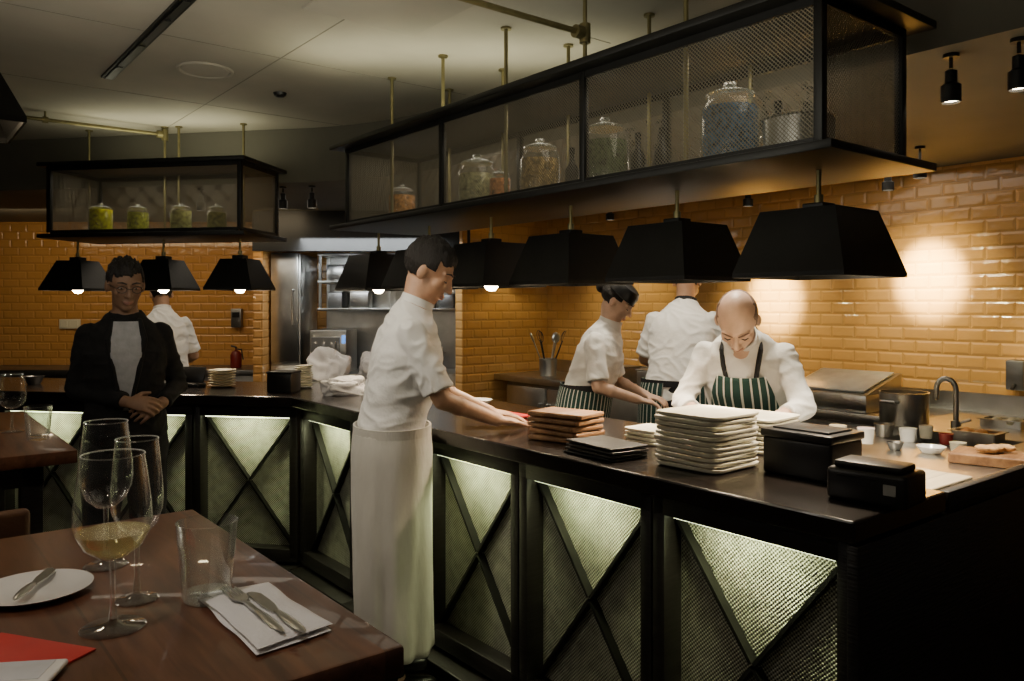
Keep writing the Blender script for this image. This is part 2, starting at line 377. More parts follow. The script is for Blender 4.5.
b=MB(); b.box((0,1.2,.47),(.03,2.5,.94),r=.004); b.box((0,(NB+.005+2.45)/2,.97),(.03,2.45-NB-.005,.058),r=.004)
b.obj('counter_end_panel',BLACKWOOD,None,Mn(-.02,0,0),ROT1,label='plain black end panel closing the counter',cat='panel')
b=MB()
def pbox(x0,x1,y0,y1,z0,z1,mi=0,r=0): b.box(((x0+x1)/2,(y0+y1)/2,(z0+z1)/2),(x1-x0,y1-y0,z1-z0),mi,r=r)
pbox(-.74,-.01,.73,1.30,.93,.97); pbox(-.49,-.01,NB+.01,.73,.93,.97); pbox(-.74,-.01,1.66,2.34,.93,.97)
pbox(-.74,-.60,1.30,1.66,.93,.97); pbox(-.2,-.01,1.30,1.66,.93,.97)
b.obj('prep_worktop',STEEL,None,Mn(0,0,0),ROT1,label='stainless prep worktop joining the pass',cat='countertop')
b=MB(); pbox(-.598,-.202,1.302,1.658,.80,.81); pbox(-.598,-.592,1.302,1.658,.80,.969); pbox(-.208,-.202,1.302,1.658,.80,.969); pbox(-.598,-.202,1.302,1.308,.80,.969); pbox(-.598,-.202,1.652,1.658,.80,.969)
b.obj('sink_basin',STEEL,None,Mn(0,0,0),ROT1,label='stainless sink basin set in prep worktop',cat='sink')
b=MB(); b.box((-.38,1.55,.39),(.66,1.5,.78),r=.005); b.obj('prep_cabinet',DSTEEL,None,Mn(0,0,0),ROT1,label='stainless cabinet under the prep worktop',cat='cabinet')
b=MB(); b.box((0,0,.88),(4.5,.62,.05),r=.004); b.box((0,.3,.95),(4.5,.02,.12))
b.obj('back_worktop',STEEL,None,Mn(2.3,2.68,0),ROT1,label='long stainless back worktop against the tiled wall',cat='countertop')
for i in range(4):
    e=thing('back_cabinet',Mn(.6+1.1*i,2.7,0),ROT1,'stainless under-counter fridge unit below back worktop','cabinet','stainless under-counter units')
    b=MB(); b.box((0,0,.45),(1.08,.54,.81),r=.004); b.box((0,0,.025),(1.0,.5,.05)); b.obj('body',DSTEEL,e)
    for sx in (-1,1):
        b=MB(); b.box((sx*.265,-.285,.47),(.5,.025,.7),r=.006); d=b.obj('door',STEEL,e)
        b=MB(); b.tube([(sx*.05,-.3,.7),(sx*.05,-.33,.7),(sx*.05,-.33,.55),(sx*.05,-.3,.55)],.008,8); b.obj('handle',STEEL,d)

# ---------------------------------------------------------------- hanging shelves
def hshelf(loc,rot,x0,x1,posts,rods,label,ien,oh=.14):
    e=thing('hanging_shelf',loc,rot,label,'hanging shelf','black mesh hanging shelves')
    H=.42; D=.225
    for z,nm in ((-.012,'shelf_board'),(H,'top_board')):
        b=MB(); b.box(((x0+x1)/2,0,z),(x1-x0+oh,2*D+oh,.024),r=.003); b.obj(nm,BLACK,e)
    for x in posts:
        for y in (-D,D):
            b=MB(); b.box((x,y,H/2),(.026,.026,H-.02),r=.002); b.obj('post',BLACK,e)
    for y in (-D,D):
        for i in range(len(posts)-1):
            a,c=posts[i],posts[i+1]
            b=MB(); b.box(((a+c)/2,y,H/2),(abs(c-a)-.026,.002,H-.03)); b.obj('mesh_panel',MESHM,e)
            for z in (.012,H-.024):
                b=MB(); b.box(((a+c)/2,y,z),(abs(c-a)-.026,.02,.024)); b.obj('rail',BLACK,e)
    for x in (posts[0],posts[-1]):
        b=MB(); b.box((x,0,H/2),(.002,2*D-.026,H-.03)); b.obj('mesh_panel',MESHM,e)
        for z in (.012,H-.024):
            b=MB(); b.box((x,0,z),(.02,2*D-.026,.024)); b.obj('rail',BLACK,e)
    for x,y in rods:
        b=MB(); b.cyl((x,y,0),(x,y,ZC-loc[2]),.008,n=12); b.cyl((x,y,H+.01),(x,y,H+.03),.016,n=16)
        b.cyl((x,y,ZC-loc[2]-.008),(x,y,ZC-loc[2]),.022,n=20); b.obj('rod',BRASS,e)
    for i in range(len(posts)-1):  # added fill inside the shelf, no lamp there; brightens jars and mesh
        ld=bpy.data.lights.new('shelf_fill','AREA'); ld.shape='RECTANGLE'; ld.size=abs(posts[i+1]-posts[i])*.8; ld.size_y=.2; ld.energy=ien; ld.color=(1,.90,.70)
        lo=bpy.data.objects.new('shelf_fill_light',ld); COL.objects.link(lo); lo.parent=e; lo.location=((posts[i]+posts[i+1])/2,0,H-.03)
    return e
Z0=1.93
NC=.395
sm=1.57
rods=[]
for x in (392,443,506,585,686):
    s=s_at(x,.22); rods+=[(-(s-sm),-.175),(-(s-sm),.175)]
hshelf(Mn(sm,NC,Z0),ROT1,-(2.95-sm),-(.19-sm),[-(s-sm) for s in (.19,1.11,2.03,2.95)],rods,'long black framed mesh shelf hung over the main counter',1.6,.15)
tm=1.07
rods=[(-(t_at(x,.55)-tm),.175) for x in (87,163,242)]+[(-(t_at(177,.55)-tm),.175)]
hshelf(Lf(tm,NC,Z0),ROT2,-(1.70-tm),-(.449-tm),[-(t-tm) for t in (.449,1.70)],rods,'short black framed mesh shelf hung over the angled counter',2.6,.10)
def pipe(p0,p1,name,label):
    p0=V(p0);p1=V(p1); c=(p0+p1)/2
    e=thing(name,c,0,label,'pipe')
    d=(p1-p0).normalized()
    b=MB(); b.cyl(p0-c,p1-c,.011,n=14); b.obj('tube',BRASS,e)
    b=MB(); b.cyl(p1-c-d*.05,p1-c-d*.015,.024,n=16); b.cyl((p1-c)+V((0,0,-.035)),(p1-c)+V((0,0,.035)),.021,n=16); b.sph(p1-c,.022,n=16); b.obj('fitting',BRASS,e)
    m=p0.lerp(p1,.5)-c
    b=MB(); b.cyl(m,m.xy.to_3d()+V((0,0,ZC-c.z)),.006,n=10); b.cyl(m+d*-.015,m+d*.015,.019,n=16); b.obj('hanger',BRASS,e)
q1=Mn(s_at(585,.22),.22,2.5); pipe(q1-N*1.5,q1,'ceiling_pipe','brass pipe with fittings hung under ceiling')
q1=Lf(t_at(163,.55),.57,2.6); pipe(q1-N*1.35,q1,'ceiling_pipe','brass pipe with fittings above angled counter')

# ---------------------------------------------------------------- lamps
def lamp(loc,rot,ztop,a=.18,tt=.122,h=.2,label='black pyramid pendant heat lamp hanging over the counter',group='black pendant lamps over the pass',low=True,en=26):
    e=thing('pendant_lamp',loc,rot,label,'lamp',group)
    b=MB()
    def sq(r,z): return [V((-r,-r,z)),V((r,-r,z)),V((r,r,z)),V((-r,r,z))]
    vs=[sq(a,0),sq(a,.014),sq(tt,h),sq(tt-.006,h-.006),sq(a-.006,.014),sq(a-.006,0)]
    flat=[p for r in vs for p in r]; fs=[]
    for j in range(5):
        if j==2: continue
        for i in range(4): fs.append((j*4+i,j*4+(i+1)%4,j*4+4+(i+1)%4,j*4+4+i))
    for i in range(4): fs.append((20+i,20+(i+1)%4,(i+1)%4,i))
    fs.append((8,9,10,11)); fs.append((15,14,13,12))
    b.add(flat,fs)
    b.box((0,0,h+.012),(.07,.07,.024),r=.004)
    b.obj('lamp_shade',BLACK,e,smooth=False)
    b=MB(); b.cyl((0,0,h+.02),(0,0,ztop-loc[2]),.007,n=12); b.cyl((0,0,h+.02),(0,0,h+.05),.013,n=14); b.obj('stem',BRASS,e)
    dz=0 if low else .045
    b=MB(); b.cyl((0,0,.05+dz),(0,0,h-.006),.022,n=14); b.obj('socket',BLACK,e)
    b=MB(); b.lathe([(0,-.018+dz),(.018,-.015+dz),(.032,.002+dz),(.036,.018+dz),(.03,.038+dz),(.018,.056+dz)],n=20); b.obj('bulb',BULB,e)
    ld=bpy.data.lights.new('lampspot','SPOT'); ld.energy=en; ld.color=(1,.80,.55); ld.spot_size=math.radians(125); ld.spot_blend=.7; ld.shadow_soft_size=.04
    lo=bpy.data.objects.new('lamp_light',ld); COL.objects.link(lo); lo.parent=e; lo.location=(0,0,-.03)
    return e
for s,lw,en in ((.33,False,46),(.875,False,50),(1.43,False,36),(1.97,True,32),(2.50,False,18),(3.03,True,16)):
    lamp(Mn(s,.40,1.582),ROT1,Z0-.024,low=lw,en=en)
for t in (.575,1.09,1.69):
    lamp(Lf(t,.40,1.59),ROT2,Z0-.024,a=.155,tt=.085,h=.19,en=13)
lamp(V((-1.435,2.0,1.95)),ROT1,ZC,a=.17,tt=.10,h=.17,label='black pyramid pendant lamp over the dining table',group='dining pendants',low=False,en=5)

# ---------------------------------------------------------------- ceiling spot fixtures
def spotfix(p,ztop,r=.030,h=.11):
    e=thing('ceiling_spotlight',p,0,'black cylindrical ceiling spotlight on a thin rod','spotlight','black ceiling spotlights')
    b=MB(); b.cyl((0,0,h),(0,0,ztop-p[2]),.006,n=10); b.cyl((0,0,ztop-p[2]-.012),(0,0,ztop-p[2]),.024,n=16); b.obj('rod',BLACK,e)
    b=MB(); b.lathe([(0,.012),(r*.85,.012),(r*.9,0),(r,0),(r,h*.5),(r*.6,h*.58),(r*.6,h*.92),(0,h)],n=20); b.obj('housing',BLACK,e)
    b=MB(); b.lathe([(0,.008),(r*.8,.008),(r*.8,.013),(0,.013)],n=20); b.obj('lens',SPOTG,e)
for x in (951,1019,808,764,661,630):
    spotfix(Mn(s_at(x,.86),.86,2.145),ZK2)
for (x,n) in ((920,2.3),(888,2.6),(748,2.6),(610,2.5)):
    spotfix(Mn(s_at(x,n),n,2.14),ZK2,.032,.09)
for x in (201,283,312):
    spotfix(Lf(t_at(x,.92),.92,2.15),ZK2)

# ---------------------------------------------------------------- jars
LIDM=glass_mat('jar_lid_glass',(.8,.83,.8),.7,.08,1.5,haze=.35)
def jar(p,r,h,fillc,fillh,label):
    e=thing('glass_jar',p,random.random()*6,label,'jar','glass storage jars on the hanging shelves')
    b=MB(); b.lathe([(0,.002),(r*.9,.002),(r,.012),(r*1.03,h*.35),(r,h*.68),(r*.78,h*.80),(r*.80,h*.84),(r*.74,h*.84)],n=28); b.obj('jar_body',JARG,e)
    b=MB(); b.lathe([(0,h*.845),(r*.84,h*.845),(r*.84,h*.87),(r*.5,h*.91),(r*.14,h*.925),(r*.12,h*.94),(r*.24,h*.965),(r*.2,h*.995),(0,h)],n=24); b.obj('lid',LIDM,e)
    m=mat('jar_filling',fillc,.75,0,var=.7,scale=60,bump=.7,bscale=90)
    b=MB(); b.lathe([(0,.012),(r*.9,.014),(r*.96,h*.35),(r*.94,fillh*h),(0,fillh*h*1.05)],n=24); b.obj('filling',m,e,label='dry goods filling')
for (x,r,h,c,fh) in ((402,.075,.22,(.55,.25,.07),.72),(477,.09,.28,(.38,.36,.20),.66),(500,.05,.19,(.55,.22,.08),.75),(540,.085,.28,(.36,.24,.10),.68),(605,.09,.30,(.10,.13,.06),.68),(730,.095,.31,(.05,.11,.20),.72)):
    jar(Mn(s_at(x,.4),.4,Z0+.001),r,h,c,fh,'clear glass jar with knobbed lid of dry goods')
for x in (572,638,662,778):
    e=thing('oil_bottle',Mn(s_at(x,.45),.45,Z0+.001),0,'small dark glass bottle standing on the mesh shelf','bottle','dark bottles on the mesh shelf')
    b=MB(); b.lathe([(0,0),(.028,0),(.03,.006),(.03,.13),(.011,.17),(.011,.20)],n=20); b.obj('bottle_body',PLASTB,e)
    b=MB(); b.lathe([(.013,.2),(.013,.225),(0,.226)],n=16); b.obj('bottle_cap',BLACK,e)
e=thing('steel_pot',Mn(.385,.38,Z0+.001),.4,'wide shallow pan standing on the mesh shelf','pot')
b=MB(); b.lathe([(0,0),(.09,0),(.105,.01),(.105,.13),(.11,.135),(.10,.135),(.098,.012),(0,.01)],n=32); b.obj('pan_body',STEEL,e)
b=MB(); b.tube([(.105,-.03,.06),(.13,-.03,.065),(.13,.03,.065),(.105,.03,.06)],.006,8); b.obj('handle',DSTEEL,e)
for (x,r,h,c,fh) in ((101,.07,.21,(.85,.64,.02),.80),(138,.065,.20,(.50,.52,.06),.72),(181,.065,.20,(.78,.70,.22),.75),(217,.058,.19,(.45,.42,.12),.7)):
    jar(Lf(t_at(x,.38),.38,Z0+.001),r,h,c,fh,'clear glass jar with knobbed lid of dry goods')

# ---------------------------------------------------------------- tableware on the pass
def splate_mesh(w,h):
    b=MB(); rings=[]
    for sc,z in ((.0,.003),(.78,.003),(.82,0),(.90,0),(.985,h*.35),(1,h*.7),(1,h-.001),(.985,h),(.90,.008),(.82,.006),(0,.006)):
        pts=[]
        for i in range(44):
            a=2*math.pi*i/44; c,s=math.cos(a),math.sin(a); e=2/7.5
            pts.append(V((math.copysign(abs(c)**e,c)*w*max(sc,.001),math.copysign(abs(s)**e,s)*w*max(sc,.001),z)))
        rings.append(pts)
    b.loft(rings,cap=False); return b
def stack(bm_,m,p,n,dz,rot,label,group,cat='plate',name='plate',jit=.004,jr=.05):
    first=None
    for i in range(n):
        l=V(p)+V((random.uniform(-jit,jit),random.uniform(-jit,jit),dz*i+.0005)); r=rot+random.uniform(-jr,jr)
        if first is None: first=bm_.obj(name,m,None,l,r,label=label,cat=cat,group=group)
        else: dup(first,l,r)
ZK=1.0
stack(splate_mesh(.122,.0145),PLATEM,px(706,465,ZK),11,.0155,ROT1,'square cream ceramic plate in a tall stack','cream plates stacked on the pass',jit=.004,jr=.06)
stack(splate_mesh(.115,.013),PLATEM,px(757,448,ZK),8,.015,ROT1+.05,'square cream ceramic plate in a stack','wide plates stacked on the pass',jit=.004)
stack(splate_mesh(.075,.012),PLATEM,px(651,442,ZK),4,.014,ROT1,'small square cream plate in a short stack','small cream plates on the pass')
def board_mesh(w,d,h,am=.004):
    b=MB(); b.box((0,0,h/2),(w,d,h),r=.006,seg=3)
    for v in b.v: v+=noise.noise_vector(v*22)*am
    mn=min(v.z for v in b.v)
    for v in b.v: v.z-=mn
    return b
stack(board_mesh(.24,.16,.018,.002),BOARD,px(567,440,ZK),5,.0225,ROT1+.15,'rustic brown wooden serving board in a stack','wooden serving boards stacked on the pass','serving board','serving_board',.008,.12)
stack(board_mesh(.24,.16,.008,.001),SLATE,px(606,455,ZK),4,.0115,ROT1-.1,'thin dark slate serving board in a low pile','slate boards on the pass','slate board','slate_board',.008,.15)
e=thing('storage_box',px(812,474,ZK),ROT1,'plain black storage box with overlapping lid on the pass','box')
b=MB(); b.box((0,0,.055),(.22,.175,.11),r=.008,seg=3); b.obj('body',PLASTB,e)
b=MB(); b.box((0,0,.121),(.23,.185,.024),r=.006); b.box((0,0,.135),(.18,.13,.008),r=.003); b.obj('lid',PLASTB,e,label='dull black lid')
e=thing('receipt_printer',px(876,500,ZK),ROT1+.1,'boxy black receipt printer standing at the counter end','printer')
b=MB(); b.box((0,0,.042),(.20,.14,.084),r=.012,seg=3); b.obj('body',PLASTB,e)
b=MB(); b.box((0,-.01,.092),(.17,.10,.02),r=.008); b.obj('cover',BLACK,e)
b=MB(); b.box((.06,-.0715,.045),(.03,.002,.026)); b.obj('sticker',mat('grey_sticker',(.35,.35,.33),.6),e)
b=MB(); b.box((-.02,-.071,.065),(.1,.004,.006)); b.obj('slot',BLACK,e)
e=thing('small_white_dish',px(476,405,ZK),0,'small white oval dish on the pass','dish')
b=MB(); b.lathe([(0,.004),(.05,.004),(.08,.028),(.083,.028),(.055,0),(0,0)],n=32); b.obj('dish_body',PLATEW,e)
b=MB(); b.box((0,0,.007),(.17,.13,.012),r=.004); b.obj('red_tray',RED,None,px(507,417,ZK)+V((0,0,.001)),ROT1,label='flat red serving tray lying on the pass',cat='tray')
def bowl(p,r,h,m,label,name='bowl'):
    b=MB(); b.lathe([(0,.006),(r*.55,.006),(r*.93,h),(r,h),(r*.6,0),(0,0)],n=28); return b.obj(name,m,None,p,0,label=label,cat='bowl')
ZP=.9705
def tub(p,r,h,m,label):
    e=thing('deli_tub',p,0,label,'tub','deli tubs on the prep side')
    b=MB(); b.lathe([(0,0),(r*.82,0),(r,h),(r*.95,h),(r*.78,.006),(0,.006)],n=28); b.obj('tub_body',m,e)
    b=MB(); b.lathe([(0,h*.7),(r*.9,h*.7),(r*.9,h*.74),(0,h*.76)],n=24); b.obj('contents',mat('tub_contents',(random.uniform(.2,.6),random.uniform(.1,.4),.06),.5,var=.5,scale=80),e)
def gpan(p,rot,w,d,h,col,label):
    e=thing('food_pan',p,rot,label,'pan','shallow food pans on the prep worktop')
    b=MB(); t=.003
    b.box((0,0,t/2),(w-.01,d-.01,t))
    for sx in (-1,1): b.box((sx*(w/2-t),0,h/2),(t,d-.01,h)); b.box((0,sx*(d/2-t),h/2),(w-.01,t,h))
    for sx in (-1,1): b.box((sx*(w/2),0,h),(.016,d+.016,.003)); b.box((0,sx*(d/2),h),(w,.016,.003))
    b.obj('pan_body',STEEL,e,smooth=False)
    b=MB()
    for i in range(9):
        a=random.uniform(-.35,.35); c=random.uniform(-.35,.35); b.sph((a*w,c*d,h*.75),(random.uniform(.018,.03),random.uniform(.015,.025),h*.5),n=12,R=Matrix.Rotation(random.random()*3,3,'Z'))
    b.box((0,0,h*.4),(w-.016,d-.016,h*.7)); b.obj('food',mat('pan_food',col,.45,var=.4,scale=40,bump=.4),e)
bowl(px(895,450,ZP),.03,.03,DSTEEL,'small steel bowl beside the prep worktop')
bowl(px(931,453,ZP),.05,.025,PLATEW,'shallow white dish on the prep worktop')
for (x,y,r,h,m,l) in ((908,441,.033,.05,PLATEW,'white tub of garnish on steel worktop'),(884,436,.038,.05,STEEL,'small steel tub of garnish'),(946,444,.026,.04,DRED,'small red tub of sauce on steel worktop'),(926,438,.026,.05,PLATEM,'small cream tub of garnish'),(958,452,.028,.035,PLATEM,'small cream tub of garnish')):
    tub(px(x,y,ZP),r,h,m,l)
for i,(x,y) in enumerate(((848,447),(866,443),(838,440))):
    tub(px(x,y,1.0005),.03,.055,(STEEL,PLATEW,PLATEM)[i],'small tub standing on the pass edge')
gpan(px(978,440,ZP),ROT1,.16,.11,.035,(.75,.34,.08),'shallow steel pan of orange food')
gpan(px(1004,427,ZP),ROT1+.05,.16,.11,.035,(.80,.72,.50),'shallow steel pan of pale food')
b=board_mesh(.24,.18,.035); b.obj('chopping_board',BOARD,None,px(993,463,ZP),ROT1+.2,label='thick brown chopping board on steel worktop',cat='chopping board')
b=board_mesh(.34,.28,.018,.001); b.obj('chopping_board',PALEB,None,Mn(.20,.60,ZP),ROT1,label='pale wooden chopping board near the counter end',cat='chopping board')
b=MB()
for i in range(5): b.sph((random.uniform(-.06,.06),random.uniform(-.03,.03),.014),(.03,.018,.013),n=14,R=Matrix.Rotation(random.random()*3,3,'Z'))
b.obj('sliced_bread',mat('bread',(.6,.36,.16),.7,var=.4,scale=30,bump=.5),None,px(993,463,ZP)+V((0,0,.037)),0,label='heap of sliced bread on the brown board',cat='bread')
b=MB(); b.sph((0,0,.011),(.016,.10,.010),n=16); b.obj('rolled_towel',NAPKIN,None,Mn(.2,.62,ZP+.020),ROT1+.9,label='rolled white towel on the pale board',cat='towel')
e=thing('kitchen_tap',px(956,430,ZP),ROT1,'tall chrome swan-neck kitchen tap','tap')
b=MB(); pts=[V((0,0,.02))]+[V((0,0,.14))]
for i in range(9):
    a=math.pi*i/8; pts.append(V((-.04+.04*math.cos(a),0,.17+.045*math.sin(a))))
pts.append(V((-.08,0,.13))); b.tube(pts,.011,12); b.obj('spout',STEEL,e)
b=MB(); b.cyl((0,0,0),(0,0,.04),.02,n=20); b.cyl((.01,0,.03),(.06,0,.05),.006,n=10); b.obj('base',STEEL,e)
def pot(p,r,h,label,m=STEEL):
    e=thing('stock_pot',p,.6,label,'pot')
    b=MB(); b.lathe([(0,0),(r*.97,0),(r,.01),(r,h),(r*1.03,h+.004),(r*.97,h+.004),(r*.96,.012),(0,.008)],n=36); b.obj('pot_body',m,e)
    for sx in (-1,1):
        b=MB(); b.tube([(sx*r,-.03,h*.75),(sx*(r+.03),-.03,h*.77),(sx*(r+.03),.03,h*.77),(sx*r,.03,h*.75)],.006,8); b.obj('handle',m,e)
pot(px(904,424,ZP),.10,.14,'large stainless stock pot beside the tap')
pot(Mn(2.35,2.65,.906),.13,.12,'wide stainless pan on the back worktop')
e=thing('ingredient_well',Mn(1.48,2.60,.906),ROT1,'stainless topping fridge with sloped glass lid','prep unit')
b=MB(); b.box((0,0,.05),(.5,.4,.1),r=.008)
b.add([V(p) for p in ((-.25,-.2,.1),(.25,-.2,.1),(.25,.2,.20),(-.25,.2,.20),(-.25,.2,.1),(.25,.2,.1))],[(0,1,2,3),(1,5,2),(0,3,4),(3,2,5,4),(0,4,5,1)]); b.obj('body',STEEL,e)
b=MB(); R=Matrix.Rotation(math.atan2(.10,.4),3,'X'); b.box((0,0,.158),(.44,.36,.01),R=R,r=.003); b.obj('lid',mat('pale_lid',(.5,.55,.55),.25,.2),e)
for k,(s,n,m) in enumerate(((1.95,2.62,PLATEW),(2.9,2.6,STEEL),(3.3,2.65,DSTEEL))):
    b=MB(); b.box((0,0,.06),(.22,.2,.12),r=.012,seg=3); b.box((0,0,.124),(.23,.21,.01),r=.004); b.obj('food_box',m,None,Mn(s,n,.906),ROT1,label='lidded food container on the back worktop',cat='container',group='containers on the back worktop')
e=thing('soap_dispenser',pn(1018,388,2.94),ROT1,'steel soap dispenser fixed to the tiled wall','dispenser')
b=MB(); b.box((0,0,.07),(.09,.1,.16),r=.01); b.obj('body',DSTEEL,e); b=MB(); b.cyl((0,-.05,.02),(0,-.08,.0),.01,n=10); b.obj('nozzle',PLASTB,e)
cp=Mn(s_at(548,2.6),2.6,.906)
e=thing('utensil_crock',cp,0,'round steel crock holding kitchen utensils','crock')
b=MB(); b.lathe([(0,0),(.07,0),(.075,.14),(.078,.145),(.07,.145),(.066,.01),(0,.008)],n=28); b.obj('crock_body',STEEL,e)
for i in range(6):
    a=i*1.05; d=V((math.cos(a)*.38,math.sin(a)*.38,1)).normalized()
    b=MB(); b.cyl(V((0,0,0)),d*.3,.006,n=8)
    q=d.to_track_quat('Z','Y').to_matrix()
    if i%2: b.sph(d*.33,(.034,.012,.045),R=q)
    else:
        for k in range(4):
            R=q@Matrix.Rotation(math.pi*k/4,3,'Z'); pts=[]
            for j in range(9):
                t=math.pi*j/8-math.pi/2; pts.append(d*.34+R@V((.024*math.cos(t),0,.05*math.sin(t))))
            b.tube(pts,.0018,6)
    b.obj('whisk' if i%2==0 else 'serving_spoon',STEEL if i%2 else PLASTB,None,cp+V((math.cos(a)*.015,math.sin(a)*.015,.012)),0,label='kitchen utensil standing in the steel crock',cat='utensil',group='utensils in the crock')
e=thing('wire_wall_shelf',Mn(4.38,2.55,1.92),math.atan2(-U.x,U.y),'chrome wire wall shelf above the back worktop','shelf')
b=MB(); b.box((0,-.15,0),(.85,.012,.012)); b.box((0,.15,0),(.85,.012,.012))
for i in range(22): b.cyl((-.42+.04*i,-.15,0),(-.42+.04*i,.15,0),.003,n=6)
b.obj('wire_deck',STEEL,e)
for sx in (-.35,.35):
    b=MB(); b.tube([(sx,.18,-.12),(sx,-.14,0),(sx,.18,0)],.006,8); b.obj('bracket',STEEL,e)
for i in range(3):
    b=MB(); b.lathe([(0,0),(.08,0),(.11,.05),(.115,.05),(.085,-.004),(0,-.004)],n=24)
    b.obj('mixing_bowl',STEEL,None,Mn(4.38,2.3+.25*i,1.931),0,label='steel mixing bowl on the wire shelf',cat='bowl',group='bowls on the wire shelf')

# ---------------------------------------------------------------- steel equipment in the far opening
e=thing('upright_fridge',V((-1.98,7.2,0)),0,'tall narrow stainless fridge beside the oven','fridge')
b=MB(); b.box((0,.1,1.0),(.26,.6,1.9),r=.01); b.box((0,.1,.03),(.22,.5,.06)); b.obj('body',STEEL,e)
for z,h in ((.55,.85),(1.48,.95)):
    b=MB(); b.box((0,-.22,z),(.24,.04,h),r=.008); d=b.obj('door',STEEL,e)
    b=MB(); b.tube([(.08,-.24,z-.15),(.08,-.28,z-.15),(.08,-.28,z+.15),(.08,-.24,z+.15)],.009,8); b.obj('handle',STEEL,d)
BLUE=emis('blue_screen_glow',(.10,.30,.85),1.2)
b=MB(); b.box((0,0,.45),(1.3,.6,.9),r=.005); b.box((0,-.31,.45),(1.24,.012,.7),r=.003)
b.obj('cooking_bench',STEEL,None,V((-1.12,7.25,0)),0,label='long stainless cooking bench in the opening',cat='bench')
b=MB(); b.box((0,0,1.0),(1.36,.01,2.0)); b.obj('splashback',STEEL,None,V((-1.1,7.69,0)),0,label='stainless splashback sheet on the far wall',cat='splashback')
e=thing('combi_oven',V((-1.60,7.20,.901)),0,'dark stainless oven with glass door and blue display','oven')
b=MB(); b.box((0,0,.19),(.32,.48,.38),r=.01); b.obj('body',STEEL,e)
b=MB(); b.box((-.02,-.25,.17),(.25,.03,.30),r=.008); d=b.obj('door',mat('oven_glass',(.03,.03,.03),.1,emit=(.6,.5,.35),estr=.08),e,label='dark glass door')  # faint glow put into the glass stands for a lit oven inside
b=MB(); b.tube([(.08,-.26,.08),(.08,-.30,.08),(.08,-.30,.28),(.08,-.26,.28)],.007,8); b.obj('handle',STEEL,d)
b=MB(); b.box((.135,-.242,.3),(.03,.01,.07)); b.obj('display',BLUE,e,label='small blue lit display')
e=thing('overhead_rack',V((-1.12,7.48,1.46)),0,'stainless triple overhead rack above the cooking bench','rack')
for z in (0,.25,.5):
    b=MB(); b.box((0,0,z),(1.3,.4,.022),r=.003); b.obj('shelf',STEEL,e)
for sx in (-.63,0,.63):
    for sy in (-.18,.18):
        b=MB(); b.box((sx,sy,.25),(.022,.022,.52)); b.obj('upright',STEEL,e)
k=0
for z in (1.472,1.722,1.972):
    for x in (-1.62,-1.4,-1.0,-.8,-.6):
        k+=1
        if random.random()<.2: continue
        w_=random.uniform(.12,.18); h_=random.uniform(.08,.16)
        b=MB(); b.box((0,0,h_/2),(w_,.24,h_),r=.01); b.box((0,0,h_+.004),(w_+.012,.25,.008),r=.003)
        b.obj('food_container',(PLATEM,DSTEEL,STEEL,DSTEEL)[k%4],None,V((x,7.44,z)),0,label='lidded food container on the overhead rack',cat='container',group='containers on the rack')
pot(V((-1.15,7.15,.9005)),.12,.16,'stainless pot on the far cooking bench')
pot(V((-.75,7.15,.9005)),.13,.22,'tall stainless pot on the far cooking bench')
b=MB(); b.box((0,0,.9),(3.4,.6,.05),r=.004); b.box((0,.0,.45),(3.36,.56,.87),r=.004)
b.obj('back_counter_unit',DSTEEL,None,V((-3.95,7.38,0)),0,label='stainless counter unit along the far tiled wall',cat='counter')
b=MB(); b.box((0,0,0),(.2,.02,.09),r=.004); b.box((-.05,-.012,0),(.06,.006,.06),1); b.box((.05,-.012,0),(.06,.006,.06),1)
b.obj('socket_plate',[PLATEM,PLATEM],None,pxY(70,324,7.685),0,label='white double socket plate on the tiles',cat='socket')
b=MB(); b.box((0,0,0),(.10,.06,.18),r=.008); b.box((0,-.032,.03),(.07,.006,.05),1)
b.obj('wall_dispenser',[DSTEEL,PLASTB],None,pxY(237,318,7.665),0,label='small steel dispenser fixed to the tiles',cat='dispenser')
p=pxY(236,362,7.3)
e=thing('fire_extinguisher',V((p.x,7.3,.926)),0,'small red fire extinguisher standing by the tiled wall','extinguisher')
b=MB(); b.lathe([(0,0),(.045,0),(.05,.012),(.05,.12),(.035,.15),(.012,.16),(.012,.17),(0,.17)],n=24); b.obj('cylinder',DRED,e)
b=MB(); b.tube([(0,0,.16),(0,0,.19),(-.04,0,.2)],.008,8); b.tube([(0,0,.17),(.05,0,.17),(.065,0,.08)],.006,8); b.obj('valve_and_hose',PLASTB,e)

def lc(x,y): return px(x,y,ZK)
b=MB(); b.lathe([(0,.004),(.05,.004),(.080,.012),(.083,.013),(.055,0),(0,0)],n=32)
stack(b,PLATEM,lc(222,387),7,.0155,0,'round cream plate in a stack','cream plates on the angled counter',jit=.004)
def cloth(p,rot,w,d,h,seed,label):
    b=MB(); b.sph((0,0,0),1,n=72)
    for i,v in enumerate(b.v):
        q=v*1.2+V((seed*7.3,seed*3.1,0)); w1=noise.noise_vector(q*1.3)*.5
        k=1+.40*noise.noise(q*1.1)+.16*(1-abs(noise.noise(q*1.9+w1))*2.4)
        sq=V((math.copysign(abs(v.x)**.75,v.x),math.copysign(abs(v.y)**.75,v.y),math.copysign(abs(v.z)**.8,v.z)))
        b.v[i]=V((sq.x*w/2*k,sq.y*d/2*k,max(0,h*.40+sq.z*h*.6*k)))
    return b.obj('folded_cloth',NAPKIN,None,p,rot,ang=1.2,label=label,cat='cloth',group='white cloths heaped on the counter')
cloth(lc(346,395),.3,.22,.11,.09,1,'white kitchen cloth in a heap on the counter')
cloth(lc(328,380),-.2,.24,.13,.19,5,'white kitchen cloth in a heap on the counter')
cloth(lc(376,379),-.1,.19,.12,.17,3,'white kitchen cloth in a heap on the counter')
e=thing('condiment_box',lc(284,392),ROT2,'black lidded box on the angled counter','box')
